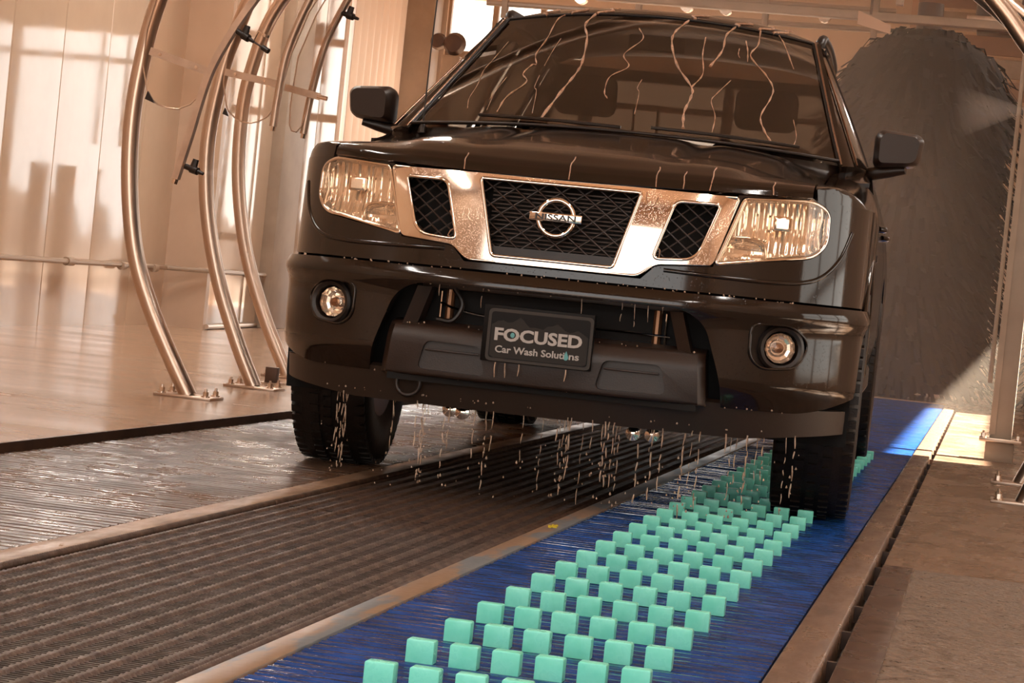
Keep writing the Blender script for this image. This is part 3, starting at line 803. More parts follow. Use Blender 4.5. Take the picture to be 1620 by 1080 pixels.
for z in (0.05, .25, .48):
    MB().tube([(-1.6, 0, z), (2.6, 0, z + .02)], .03, 10).build('pipe', 'pipe_paint', g)
for x in (-1.4, 0, 1.3, 2.4): MB().box(x - .03, x + .03, -.05, .05, -.1, ZT - 3.5).build('hanger', 'machine_tan', g, bevel=.005)
for x in (-.6, .5, .9, 1.9): MB().cyl((x, -.04, .17), (0, 1, 0), .07, .10, 14).build('valve', 'bolt_steel', g)
tag(g, 'overhead rack of pipes and valves above the truck roof', 'pipe rack')

# ================================================================== THE PICKUP TRUCK (local axes: X across, Y towards the tail, Z up)
TRUCK = empty('pickup_truck', (-0.012, 0.0, 0.0), 0.035)
tag(TRUCK, 'wet dark brown-black pickup truck with chrome grille standing on the belts', 'truck')
_pl = smoothpath([(0, 0, 0), (.15, .003, 0), (.30, .012, 0), (.45, .035, 0), (.58, .075, 0), (.68, .125, 0), (.76, .185, 0), (.83, .27, 0), (.878, .37, 0), (.902, .46, 0), (.914, .58, 0)], 8)
PX = np.array([p.x for p in _pl]); PY = np.array([p.y for p in _pl])
def yplan(x): return float(np.interp(abs(x), PX, PY))
def xplan(y): return float(np.interp(y, PY, PX))
def tilt(z):
    if z < .42: return (.42 - z) * .35
    return max(0.0, z - .64) * .13
def yfront(x, z): return yplan(x) + tilt(z)

def front_shell(name, z0, z1, nz, m, t, off=0.0, xmax=.914, bend=None, bottom=None):
    """closed skin following the nose of the truck between two heights"""
    P = [(x, y) for x, y in zip(PX, PY) if x <= xmax + 1e-6]
    full = [(-x, y) for x, y in P[:0:-1]] + P
    zs = np.linspace(z0, z1, nz); G = []
    for (x, y) in full:
        col = []
        for z in zs:
            zz = z
            if bottom is not None:
                lo = bottom(abs(x)); zz = lo + (z - z0) / (z1 - z0) * (z1 - lo)
            d = bend(x, zz) if bend else 0.0
            # move along the plan normal
            k = max(0.0, min(1.0, (abs(x) - .6) / .3))
            n = Vector((math.copysign(math.sin(k * 1.25), x), -math.cos(k * 1.25)))
            col.append((x + n.x * (off + d), y + tilt(zz) + n.y * (off + d), zz))
        G.append(col)
    V, Fc = shell(G, t, (0, 2, z0))
    return obj(name, V, Fc, m, TRUCK)

def panel(name, outline, holes, off, t, m, parent=None, dx=.012, bevel=0.0, depthfn=None, angle=32):
    xs0 = [p[0] for p in outline]; zs0 = [p[1] for p in outline]
    xs = np.linspace(min(xs0) - .01, max(xs0) + .01, max(4, int((max(xs0) - min(xs0)) / dx)))
    zs = np.linspace(min(zs0) - .01, max(zs0) + .01, max(4, int((max(zs0) - min(zs0)) / dx)))
    G = [[(x, yfront(x, z) - off + (depthfn(x, z) if depthfn else 0), z) for z in zs] for x in xs]
    V, Fc = shell(G, t, (np.mean(xs0), 3, np.mean(zs0)))
    o = obj(name, V, Fc, m, parent if parent else TRUCK, None)
    boolean(o, prism(outline, -1, 2), 'INTERSECT')
    for h in holes: boolean(o, prism(h, -1, 2))
    o.data.materials.clear(); finish(o.data, m, angle)
    if bevel:
        md = o.modifiers.new('bevel', 'BEVEL'); md.width = bevel; md.segments = 2; md.limit_method = 'ANGLE'; md.angle_limit = .7
    return o
mir = lambda pts: [(-x, z) for (x, z) in pts][::-1]

# ---- outlines measured on the nose (x, z)
GR_OUT = roundpoly([(-.530, .984), (.530, .984), (.470, .777), (.305, .764), (.262, .722), (-.262, .722), (-.305, .764), (-.470, .777)], [.012, .012, .012, .02, .02, .02, .02, .012], 4)
GR_MID = roundpoly([(-.240, .967), (.240, .967), (.180, .742), (-.180, .742)], .012, 4)
GR_SIDE = roundpoly([(.346, .951), (.474, .954), (.420, .790), (.296, .780)], [.022, .016, .04, .022], 5)
LAMP = roundpoly([(.537, .984), (.735, 1.002), (.788, .975), (.790, .872), (.752, .828), (.474, .779)], [.012, .03, .03, .03, .04, .012], 5)
def inset(poly, d):
    c = np.mean(np.array(poly), 0); return [tuple(c + (np.array(p) - c) * (1 - d / max(.001, np.linalg.norm(np.array(p) - c)))) for p in poly]

# ---- upper nose panel around the lamps
up = front_shell('nose_panel', .695, 1.0, 14, 'paint', .05)
big = roundpoly([(-.536, 1.05), (.536, 1.05), (.472, .772), (.307, .759), (.266, .716), (-.266, .716), (-.307, .759), (-.472, .772)], 0)
boolean(up, prism(big, -1, 1.0))
for s in (1, -1):
    lp = [(x * s, z) for (x, z) in inset(LAMP, -.004)]
    boolean(up, prism(lp, -.2, .42))
up.data.materials.clear(); finish(up.data, 'paint', 35)
for s in (1, -1):     # chamfered character line that sweeps around the lamp
    ln = smoothpath([(s * .33, 0, .748), (s * .50, 0, .744), (s * .66, 0, .745), (s * .765, 0, .765), (s * .825, 0, .83), (s * .855, 0, .92)], 6)
    MB().tube([(p.x, yfront(p.x, p.z) + .004, p.z) for p in ln], .0080, 8).build('crease', 'paint', up, angle=70)

# ---- bumper with the lower opening and fog lamp pockets
OPEN = roundpoly([(-.405, .640), (.405, .640), (.470, .60), (.530, .43), (.545, .20), (-.545, .20), (-.530, .43), (-.470, .60)], [.05, .05, .06, .05, 0, 0, .05, .06], 6)
FOG = [roundpoly([(s * a, b) for (a, b) in ((.600, .618), (.715, .625), (.772, .575), (.742, .498), (.640, .487), (.603, .52))][::s], .03, 5) for s in (1, -1)]
def bbend(x, z):
    return .016 * math.exp(-((z - .655) / .03) ** 2) - .014 * max(0, (.44 - z) / .08)
bp = front_shell('bumper', .365, .688, 22, 'paint', .045, .012, bend=bbend, bottom=lambda x: .362 + .06 * max(0, (x - .72) / .19) ** 2)
boolean(bp, prism(OPEN, -1, .4), use_self=True)
for f in FOG: boolean(bp, prism(f, -.3, .5))
arch = [(0.92 + .47 * math.cos(a), .40 + .47 * math.sin(a)) for a in np.linspace(0, 2 * math.pi, 48, endpoint=False)]
boolean(bp, prism(arch, -1.3, 1.3, 'x'))
bp.data.materials.clear(); finish(bp.data, 'paint', 35)
dam = front_shell('air_dam', .275, .375, 6, 'dam_plastic', .03, -.006, xmax=.895, bottom=lambda x: .275 + .03 * max(0, (x - .6) / .3))
boolean(dam, prism(arch, -1.3, 1.3, 'x')); dam.data.materials.clear(); finish(dam.data, 'dam_plastic', 35)
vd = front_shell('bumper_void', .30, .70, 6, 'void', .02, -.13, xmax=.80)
rd = MB()
for k in range(14):
    z = .480 + k * .0115
    rd.box(-.31, .31, .145, .150, z, z + .0045)
core = MB().box(-.32, .32, .152, .16, .44, .66).build('radiator', 'guard_plastic', TRUCK)
rd.build('radiator_fin', 'radiator', core, angle=None)['kind'] = 'stuff'
for s in (-1, 1):
    MB().tube([(s * .318, .14, .44), (s * .318, .14, .632)], .014, 10).build('radiator_tank', 'radiator', core)
    MB().tube([(s * .345, .13, .46), (s * .345, .13, .62)], .004, 8).build('radiator_rod', 'chrome_clean', core)
MB().tube(smoothpath([(-.345, .13, .585), (-.30, .125, .572), (-.2, .125, .558), (-.02, .128, .556), (.2, .128, .555), (.36, .13, .553)], 5), .0045, 8).build('cooler_pipe', 'chrome_clean', core)
MB().tube(smoothpath([(-.30, .10, .63), (-.27, .09, .585), (-.295, .085, .535), (-.345, .09, .535)], 5), .008, 8).build('hose', 'trim_black', core)
# crossbars visible through the opening
MB().box(-.40, .40, .10, .13, .628, .66).build('upper_bar', 'guard_plastic', TRUCK, bevel=.004)
for s in (-1, 1):
    V = [(s * .40, .05, .50), (s * .44, .03, .50), (s * .40, .03, .63), (s * .36, .05, .63), (s * .40, .13, .50), (s * .44, .13, .50), (s * .40, .13, .63), (s * .36, .13, .63)]
    obj('side_strut', V, [(0, 1, 2, 3), (4, 7, 6, 5), (0, 4, 5, 1), (1, 5, 6, 2), (2, 6, 7, 3), (3, 7, 4, 0)], 'guard_plastic', TRUCK)
# lower guard bar with two pockets
gd = MB(); out = roundpoly([(-.005, .362), (-.012, .48), (.012, .516), (.10, .528), (.10, .362)], [.01, .02, .012, 0, 0], 3)
gx = [(-.492, .030), (-.472, .004), (-.25, -.004), (0, -.006), (.25, -.004), (.472, .004), (.492, .030)]
G = []
for (x, dy) in gx:
    f = 1 - max(0, (abs(x) - .46)) * 2
    G.append([(x - (z - .362) * .10 * np.sign(x) * (abs(x) > .4), y + dy + yplan(x) * .5, z) for (y, z) in out])
n = len(out); V = [p for c in G for p in c]; Fc = []
for i in range(len(gx) - 1):
    for j in range(n): Fc.append((i * n + j, i * n + (j + 1) % n, (i + 1) * n + (j + 1) % n, (i + 1) * n + j))
Fc += [tuple(range(n)), tuple(range(len(V) - 1, len(V) - n - 1, -1))]
guard = obj('bumper_guard', V, Fc, 'guard_plastic', TRUCK)
for s in (-1, 1):
    pk = roundpoly([(s * .165, .380), (s * .375, .384), (s * .355, .470), (s * .185, .468)][::s], .022, 5)
    boolean(guard, prism(pk, -.2, .018))
guard.data.materials.clear(); finish(guard.data, 'guard_plastic', 35)
for s in (-1, 1):
    MB().box(s * .27 - .082, s * .27 + .082, -.006, .0, .440, .446).build('pocket_step', 'guard_plastic', guard, bevel=.002)
MB().box(-.465, .465, .02, .06, .345, .365).build('guard_seam', 'void', guard)
# tow ring and frame bolts below the dam
MB().lathe((-.40, .03, .335), (0, 1, 0), [(.036 + .007 * math.cos(a), .007 * math.sin(a)) for a in np.linspace(0, 2 * math.pi, 8, endpoint=False)], 20, True).build('tow_ring', 'trim_black', TRUCK, angle=80)
for (x, z) in ((-.292, .262), (-.252, .258), (.275, .252), (.333, .254)):
    b = MB(); b.lathe((x, .17, z), (0, -1, 0), [(.022, 0), (.022, .012), (.012, .014), (.012, .02), (.005, .022)], 16); b.build('frame_bolt', 'chrome_clean', TRUCK)

# ---- fog lamps
for i, s in enumerate((1, -1)):
    cx, cz = s * .683, .553; cy = yfront(.683, .553)
    bz = panel('fog_lamp', [(x, z) for (x, z) in inset(FOG[i], -.006)], [], -.012, .03, 'trim_black', depthfn=lambda x, z: .018)
    boolean(bz, prism([(cx + .052 * math.cos(a), cz + .052 * math.sin(a)) for a in np.linspace(0, 6.2832, 32, endpoint=False)], -1, 1)); bz.data.materials.clear(); finish(bz.data, 'trim_black', 35)
    ax = Vector((s * .28, -1, 0)).normalized()
    MB().lathe((cx, cy + .035, cz), ax, [(.070, -.01), (.070, .028), (.062, .034), (.052, .030), (.048, .0)], 36, caps=False).build('fog_ring', 'trim_black', bz, angle=40)
    MB().lathe((cx, cy + .035, cz), ax, [(.046, .014), (.043, .004), (.037, -.010), (.028, -.013), (.022, -.024), (.010, -.024), (.0, -.028)], 11, caps=False).build('fog_reflector', 'reflector', bz, angle=5)
    MB().lathe((cx, cy + .035, cz), ax, [(.048, .012), (.042, .021), (.026, .027), (.0, .029)], 32, caps=False).build('fog_lens', 'lens_glass', bz, angle=60)
    MB().lathe((cx, cy + .035, cz), ax, [(.0, .008), (.013, .006), (.016, -.008), (.0, -.014)], 14).build('fog_bulb', 'chrome_dim', bz, angle=60)
    rimp = [(x, yfront(x, z) - .014, z) for (x, z) in FOG[i]]
    MB().tube(rimp + rimp[:1], .0045, 6, False).build('fog_rim', 'paint', bz, angle=70)

# ---- chrome grille
gr = panel('grille', GR_OUT, [GR_MID, GR_SIDE, mir(GR_SIDE)], .016, .034, 'chrome', bevel=.004, depthfn=lambda x, z: .50 * (z - .835) ** 2)
def rim(poly, r, m, parent, off, name='grille_rim'):
    p = [(x, yfront(x, z) - off, z) for (x, z) in poly]
    return MB().tube(p + p[:1], r, 7, False).build(name, m, parent, angle=70)
for pl in (GR_MID, GR_SIDE, mir(GR_SIDE)): rim(inset(pl, -.003), .0058, 'chrome_clean', gr, .012)
rim(inset(GR_OUT, .004), .0045, 'chrome_clean', gr, .009)
panel('grille_shelf', roundpoly([(-.186, .770), (.186, .770), (.180, .746), (-.180, .746)], .004), [], -.002, .02, 'trim_black', gr)
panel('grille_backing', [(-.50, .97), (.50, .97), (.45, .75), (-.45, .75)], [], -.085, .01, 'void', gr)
def inside(p, poly):
    x, z = p; c = False; n = len(poly)
    for i in range(n):
        x1, z1 = poly[i]; x2, z2 = poly[i - 1]
        if (z1 > z) != (z2 > z) and x < (x2 - x1) * (z - z1) / (z2 - z1) + x1: c = not c
    return c
def lattice(poly, px, pz, r, depth, parent, jitter=0):
    b = MB(); xs = [p[0] for p in poly]; zs = [p[1] for p in poly]; sl = pz / px
    L = (max(xs) - min(xs)) + (max(zs) - min(zs)) / sl
    c = (min(xs) + max(xs)) / 2
    for s in (1, -1):
        k = -40
        while k <= 40:
            run = []
            for i in range(161):
                z = min(zs) + (max(zs) - min(zs)) * i / 160; x = c + k * px + s * (z - min(zs)) / sl
                if inside((x, z), poly): run.append((x, yfront(x, z) + depth + s * r * .5, z))
                elif run:
                    if len(run) > 6: b.tube(run[::5] + [run[-1]], r, 5)
                    run = []
            if len(run) > 6: b.tube(run[::5] + [run[-1]], r, 5)
            k += 1
    return b.build('grille_mesh', 'mesh_bar', parent, angle=80)
lattice(inset(GR_MID, -.006), .070, .052, .0030, .020, gr)
lattice(inset(GR_SIDE, -.006), .050, .040, .0028, .022, gr)
lattice(inset(mir(GR_SIDE), -.006), .050, .040, .0028, .022, gr)
hs = MB()
for k in range(15):
    z = .775 + k * .0122
    hs.box(-.21, .21, .088, .092, z, z + .004)
hs.build('condenser_fin', 'fin_dark', gr, angle=None)['kind'] = 'stuff'

# ---- emblem
em = MB(); ye = yfront(0, .87) - .018
em.lathe((0, ye, .869), (0, 1, 0), [(.053 + .0085 * math.cos(a), .010 * math.sin(a)) for a in np.linspace(0, 2 * math.pi, 12, endpoint=False)], 48, True)
eo = em.build('emblem', 'chrome_clean', TRUCK, angle=80)
br_ = MB().box(-.079, .079, ye - .016, ye + .002, .857, .883).build('emblem_bar', 'chrome_clean', eo, bevel=.003)
text_obj('emblem_letters', 'NISSAN', .024, 'emblem_letter', eo, 0, ye - .0170, .870, .0006, .122)
MB().box(-.03, .03, ye, ye + .06, .86, .88).build('emblem_mount', 'trim_black', eo)

# ---- headlamps
for s in (1, -1):
    lp = [(s * x, z) for (x, z) in LAMP][::s]
    def bowl(x, z):
        a = abs(x); r2 = ((a - .655) / .125) ** 2 + ((z - .915) / .085) ** 2
        fl = .0060 * abs(math.sin(math.pi * a / .0165))
        if a < .61 and z < .862:                              # turn signal bowl
            q2 = ((a - .555) / .06) ** 2 + ((z - .825) / .035) ** 2
            return .045 + .02 * max(0, 1 - q2) + .003 * abs(math.sin(math.pi * a / .012)) + .002 * abs(math.sin(math.pi * z / .012))
        if a > .76: return .035 + .003 * abs(math.sin(math.pi * z / .016))
        return .040 + .026 * max(0, 1 - r2) + fl
    hs_ = panel('headlight', inset(lp, -.002), [], -.0, .004, 'reflector', dx=.0045, depthfn=bowl, angle=50)
    hp = [(x, yfront(x, z) + .004, z) for (x, z) in inset(lp, .003)]
    MB().tube(hp + hp[:1], .006, 7, False).build('lamp_bezel', 'chrome_clean', hs_, angle=70)
    hp = [(x, yfront(x, z) + .028, z) for (x, z) in inset(lp, .001)]
    MB().tube(hp + hp[:1], .012, 7, False).build('lamp_wall', 'reflector', hs_, angle=70)
    panel('lamp_lens', inset(lp, .001), [], .001, .004, 'lens_glass', hs_)
    cx, cz = s * .655, .922; cy = yfront(.655, .922)
    sq = roundpoly([(cx - .027, cz - .022), (cx + .027, cz - .022), (cx + .027, cz + .022), (cx - .027, cz + .022)], .008, 4)
    si = inset(sq, .010)
    bs = MB(); bs.add(*prism(sq, cy + .030, cy + .062)); q = bs.build('bulb_shield', 'chrome_clean', hs_, bevel=.003)
    bs = MB(); bs.add(*prism(si, cy + .0285, cy + .032)); bs.build('shield_face', 'reflector', q)
    dv = smoothpath([(s * .50, 0, .865), (s * .56, 0, .868), (s * .60, 0, .860), (s * .615, 0, .835), (s * .613, 0, .802)], 5)
    MB().tube([(p.x, yfront(p.x, p.z) + .034, p.z) for p in dv], .005, 7).build('signal_divider', 'chrome_clean', hs_, angle=70)
    MB().tube([(s * (.762 + .004 * math.sin(k)), yfront(.76, .9) + .018 , .835 + k * .015) for k in range(11)], .004, 6).build('lamp_divider', 'chrome_clean', hs_, angle=70)

# ---- hood
HX = .735
def hood_pt(x, d, yf):
    rise = float(np.interp(d, [0, .012, .04, .09, .16, .30, .5, .8, 1.1, 1.3], [0, .022, .042, .058, .078, .108, .136, .176, .218, .238]))
    q = min(1.0, d / .45); ax = abs(x) / HX
    z = .986 + .022 * ax ** 2 * (1 - q) + rise - .052 * ax ** 2.2 * q
    b = 1 / (1 + math.exp((abs(x) - (.50 + .10 * min(1, d))) / .018))
    z += .016 * b * min(1, d / .12)
    z -= .010 * math.exp(-((abs(x) - .30) / .05) ** 2) * min(1, max(0, d - .05) / .3)
    return (x, yf + d, z)
def hood_grid():
    G = []
    for x in np.linspace(-HX, HX, 71):
        yf = yplan(x) + tilt(.985) - .012; yr = 1.075 + .34 * x * x
        G.append([hood_pt(x, (yr - yf) * (t ** 1.7), yf) for t in np.linspace(0, 1, 44)])
    return G
HG = hood_grid(); V, Fc = shell(HG, .012, (0, .6, 0)); obj('hood', V, Fc, 'paint', TRUCK, 40)
EDGE = HG[-1]; EY = np.array([p[1] for p in EDGE]); EZ = np.array([p[2] for p in EDGE])

# ---- fenders
for s in (1, -1):
    ys = [.225, .24, .26, .28, .30, .32, .34, .358, .362, .38, .40, .43, .46, .49, .52] + list(np.linspace(.54, 1.385, 40)) + [1.389, 1.42, 1.455]; G = []
    for y in ys:
        zh = float(np.interp(y, EY, EZ)) - .001; xh = HX + .005
        xs_ = .912 + .012 * math.sin(math.pi * min(1, (y - .58) / .8)) if y > .58 else .912
        zm = zh - .17; d = abs(y - .92)
        zl = .70
        if d < .466: zl = max(.43, .40 + math.sqrt(.466 ** 2 - d * d))
        elif y > .92: zl = .43
        if y < .92: zl = max(zl, .70)
        if y < .36: zl = .985
        def lim(x, z):
            return x if y > .60 else min(x, max(xh + .001, xplan(max(0.0, y - tilt(z))) - .003))
        col = []
        for a in np.linspace(0, math.pi / 2, 14):
            z = zm + (zh - zm) * max(0.0, math.cos(a)) ** .8; z = max(z, zl)
            col.append((s * lim(xh + (xs_ - xh) * math.sin(a) ** .75, z), y, z))
        z0_ = col[-1][2]
        for k in range(1, 12):
            z = z0_ + (zl - .0006 - z0_) * k / 11
            col.append((s * lim(xs_ - .012 * ((zm - z) / .4) ** 2, z), y, z))
        G.append(col)
    V, Fc = shell(G, .012, (0, .9, .6)); fe = obj('fender', V, Fc, 'paint', TRUCK, 40)
    MB().tube([(s * .914, .92 + .466 * math.cos(a), .40 + .466 * math.sin(a)) for a in np.linspace(.15, 2.5, 30)], .010, 7).build('arch_lip', 'paint', fe, angle=70)
    b = MB(); V = []; 
    for a in np.linspace(-.3, 3.45, 24):
        for x in (.50, .90): V.append((s * x, .92 + .455 * math.cos(a), .40 + .455 * math.sin(a)))
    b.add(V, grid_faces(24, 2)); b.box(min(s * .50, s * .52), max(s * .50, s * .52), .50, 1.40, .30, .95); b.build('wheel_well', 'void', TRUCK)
    mk = MB().box(min(s * .918, s * .926), max(s * .918, s * .926), 1.18, 1.235, .86, .885).build('side_marker', 'trim_black', TRUCK, bevel=.003)

# ---- windshield, pillars, roof
def wsy(x, z): return 1.10 + (z - 1.228) * 1.76 + .45 * x * x
zb = lambda x: 1.216 - .02 * (x / .76) ** 2
zt = lambda x: 1.728 - .135 * x * x
NX = 41; G = []
for i in range(NX):
    u = -1 + 2 * i / (NX - 1); col = []
    for t in np.linspace(0, 1, 24):
        hw = .758 + (.590 - .758) * t; x = u * hw; z = zb(x) + (zt(x) - zb(x)) * t
        col.append((x, wsy(x, z), z))
    G.append(col)
V, Fc = shell(G, .005, (0, 2.5, 1.3)); wso = obj('windshield', V, Fc, 'windshield_glass', TRUCK, 40)
Wg = G
# dark ceramic border of the glass
for (e, nm) in ((0, 'left'), (NX - 1, 'right')):
    MB().tube([Vector(p) + Vector((0, -.003, .0)) for p in G[e]], .006, 7).build('glass_border', 'trim_black', wso, angle=70)
MB().tube([Vector(G[i][-1]) + Vector((0, .0, .002)) for i in range(NX)], .005, 7).build('glass_border', 'trim_black', wso, angle=70)
MB().tube([Vector(G[i][0]) + Vector((0, -.012, .002)) for i in range(NX)], .006, 7).build('cowl_seal', 'trim_black', wso, angle=70)
# cowl between hood and glass
Cg = []
for x in np.linspace(-.76, .76, 31):
    yr = 1.06 + .34 * x * x; z0 = hood_pt(x, yr - (yplan(x) + .043), 0)[2] - .018
    Cg.append([(x, yr, z0), (x, wsy(x, zb(x)) + .03, zb(x) - .012)])
V, Fc = shell(Cg, .02, (0, 1, 0)); obj('cowl', V, Fc, 'trim_black', TRUCK)
for (x0, x1) in ((-.50, .02), (.12, .62)):
    w = smoothpath([(x1, wsy(x1, 1.225) - .02, 1.232), ((x0 + x1) / 2, wsy((x0 + x1) / 2, 1.24) - .02, 1.240), (x0, wsy(x0, 1.235) - .02, 1.242)], 6)
    MB().tube(w, .006, 6).build('wiper', 'trim_black', TRUCK)
sx = lambda z: .872 - max(0, z - 1.165) * .432 - .10 * max(0, z - 1.165) ** 2        # greenhouse side
SX = lambda z: sx(z) if z > 1.165 else .872 + .045 * math.sin(min(1, (1.165 - z) / .35) * math.pi / 2) - .05 * max(0, (.62 - z) / .2) ** 2
for s in (1, -1):
    G = []
    for t in np.linspace(-.04, 1.0, 24):
        hw = .758 + (.590 - .758) * t; z = 1.196 + (zt(hw) - 1.196) * t; y = wsy(hw, z)
        xo = sx(z) - .012; yo = y + .115
        G.append([(s * hw * .995, y - .004, z), (s * (hw + .025), y - .006, z + .004), (s * (hw * .45 + xo * .55), y + .022, z + .006), (s * (xo - .012), y + .065, z + .004), (s * (xo + .004), yo, z), (s * (xo + .006), yo + .07, z - .002)])
    V, Fc = shell(G, .03, (0, 2.2, 1.2)); pi = obj('front_pillar', V, Fc, 'paint', TRUCK, 40)
    for k, off in ((0, .012), (2, .012)):
        MB().tube([Vector(c[k]) * (1 - .3) + Vector(c[k + 1]) * .3 + Vector((0, -off, .004)) for c in G], .0040, 6).build('pillar_moulding', 'chrome_dim', pi, angle=70)
for s in (1, -1):     # closing panel between fender top, hood corner and pillar foot
    G = []
    for y in np.linspace(1.18, 1.62, 12):
        t = (y - 1.18) / .44; zi = 1.128 + .055 * min(1, t * 2.2)
        G.append([(s * (.735 - .0 * t), y, zi), (s * .79, y, zi + .004), (s * .84, y, zi - .006), (s * .872, y, 1.125 + .035 * t)])
    V, Fc = shell(G, .015, (0, 1.4, .5)); obj('cowl_side', V, Fc, 'paint', TRUCK, 40)
# roof
def roof_z(x, d): return float(np.interp(d, [0, .06, .15, .32, .6, 1.0, 1.4], [0, .022, .042, .060, .066, .062, .035]))
G = []
for x in np.linspace(-.605, .605, 41):
    yf = wsy(x, zt(x)) - .004; yr = 3.50 - .12 * x * x
    G.append([(x, yf + (yr - yf) * t, zt(x) + roof_z(x, (yr - yf) * t) * (1 - .5 * (abs(x) / .6) ** 6)) for t in np.linspace(0, 1, 26) ** 1.4])
V, Fc = shell(G, .02, (0, 2.7, 1.2)); obj('roof', V, Fc, 'paint', TRUCK, 40)
RE = G[-1]
for s in (1, -1):
    G2 = []
    for p in RE:
        G2.append([(s * (p[0] - .004), p[1], p[2] - .001), (s * (p[0] + .022), p[1], p[2] - .012), (s * (p[0] + .038), p[1], p[2] - .035), (s * (sx(1.66) - .004), p[1] + .01, 1.655)])
    V, Fc = shell(G2, .015, (0, 2.7, 1.2)); obj('roof_side', V, Fc, 'paint', TRUCK, 40)
    rr = smoothpath([(s * .606, 2.15, 1.680), (s * .612, 2.19, 1.712), (s * .616, 2.32, 1.728), (s * .618, 2.8, 1.740), (s * .614, 3.3, 1.732), (s * .607, 3.42, 1.70)], 6)
    MB().tube(rr, [.012] + [.019] * (len(rr) - 2) + [.012], 9).build('roof_rail', 'trim_black', TRUCK, angle=70)
MB().lathe((-.085, 2.62, 1.788), (0, 0, 1), [(.045, 0), (.043, .02), (.032, .036), (.015, .043), (0, .045)], 20).build('roof_dome', 'trim_black', TRUCK, angle=60)

# ---- cab sides, glass and doors
F_W = roundpoly([(1.70, 1.205), (2.55, 1.205), (2.55, 1.632), (2.33, 1.632)], [.03, .03, .03, .04], 4)
R_W = roundpoly([(2.65, 1.205), (3.36, 1.205), (3.28, 1.632), (2.65, 1.632)], .03, 4)
for s in (1, -1):
    def side(name, outline, holes, t, m, off=0.0, parent=None):
        a = [p[0] for p in outline]; c = [p[1] for p in outline]
        G = [[(s * (SX(z) + off), y, z) for z in np.linspace(min(c) - .01, max(c) + .01, 26)] for y in np.linspace(min(a) - .01, max(a) + .01, 8)]
        V, Fc = shell(G, t, (0, np.mean(a), np.mean(c))); o = obj(name, V, Fc, m, parent if parent else TRUCK, None)
        boolean(o, prism(outline, .3 * s, 1.3 * s, 'x'), 'INTERSECT')
        for h in holes: boolean(o, prism(h, .3 * s, 1.3 * s, 'x'))
        o.data.materials.clear(); finish(o.data, m, 35); return o
    side('window_frame', [(1.50, 1.166), (3.50, 1.166), (3.42, 1.668), (2.19, 1.668)], [F_W, R_W], .03, 'trim_black')
    side('door_glass', inset(F_W, -.01), [], .004, 'side_glass', -.012)
    side('door_glass', inset(R_W, -.01), [], .004, 'side_glass', -.012)
    d1 = side('front_door', [(1.462, .46), (2.59, .46), (2.59, 1.164), (1.462, 1.164)], [], .04, 'paint')
    d2 = side('rear_door', [(2.60, .46), (3.30, .46), (3.52, .75), (3.52, 1.164), (2.60, 1.164)], [], .04, 'paint')
    for dd, y in ((d1, 2.45), (d2, 3.38)):
        MB().tube(smoothpath([(s * .900, y - .13, 1.02), (s * .921, y - .10, 1.02), (s * .921, y, 1.02), (s * .900, y + .03, 1.02)], 4), .012, 8).build('door_handle', 'paint', dd, angle=70)
    MB().box(min(s * .80, s * .90), max(s * .80, s * .90), 1.42, 3.55, .36, .47).build('sill', 'trim_black', TRUCK, bevel=.02)
    # mirror
    mx0, mx1 = .868, 1.042
    V = []
    for (y, k) in ((1.405, .78), (1.43, .93), (1.475, 1.0), (1.53, .98)):
        cx = (mx0 + mx1) / 2 + (1 - k) * .05; cz = 1.262
        o_ = roundpoly([(mx0 - cx, -.062), (mx1 - cx - .012, -.050), (mx1 - cx, .045), (mx1 - cx - .02, .066), (mx0 - cx + .02, .074), (mx0 - cx, .05)], [.025, .035, .03, .03, .03, .03], 4)
        V += [(s * (cx + a * k), y + (.05 if False else 0) + .25 * (a + .09) * .3, cz + c * k) for (a, c) in o_]
    n = len(o_); Fc = [tuple(range(n)), tuple(range(4 * n - 1, 3 * n - 1, -1))]
    for i in range(3):
        for j in range(n): Fc.append((i * n + j, i * n + (j + 1) % n, (i + 1) * n + (j + 1) % n, (i + 1) * n + j))
    mr = obj('side_mirror', V, Fc, 'mirror_plastic', TRUCK, 40)
    arm = MB(); arm.tube([(s * .985, 1.475, 1.200), (s * .93, 1.49, 1.192), (s * .86, 1.51, 1.178), (s * .82, 1.52, 1.172)], [.014, .022, .024, .024], 10); arm.build('mirror_arm', 'mirror_plastic', mr, angle=60)
    MB().box(min(s * .90, s * 1.02), max(s * .90, s * 1.02), 1.548, 1.553, 1.215, 1.315).build('mirror_glass', 'chrome_clean', mr)
    # bed
    G = []
    for y in np.linspace(3.58, 5.20, 50):
        d = abs(y - 4.12); zl = max(.46, .40 + math.sqrt(.466 ** 2 - d * d)) if d < .466 else .46
        G.append([(s * SX(z), y, z) for z in np.linspace(1.16, zl, 14)])
    V, Fc = shell(G, .04, (0, 4.4, .8)); obj('bed_side', V, Fc, 'paint', TRUCK, 40)
MB().box(-.86, .86, 5.17, 5.22, .50, 1.16).build('tailgate', 'paint', TRUCK, bevel=.012)
MB().box(-.86, .86, 3.58, 5.17, .55, .60).build('bed_floor', 'trim_black', TRUCK)
MB().box(-.88, .88, 5.20, 5.34, .48, .66).build('rear_bumper', 'chrome_clean', TRUCK, bevel=.02)
rw = MB().box(-.84, .84, 3.50, 3.55, .5, 1.17).build('cab_back', 'paint', TRUCK)
V, Fc = prism([(-.85, 1.166), (.85, 1.166), (.64, 1.668), (-.64, 1.668)], 3.47, 3.51); bkw = obj('rear_window_frame', V, Fc, 'paint', TRUCK)
boolean(bkw, prism(roundpoly([(-.70, 1.21), (.70, 1.21), (.57, 1.62), (-.57, 1.62)], .04), 3.3, 3.7)); bkw.data.materials.clear(); finish(bkw.data, 'paint')
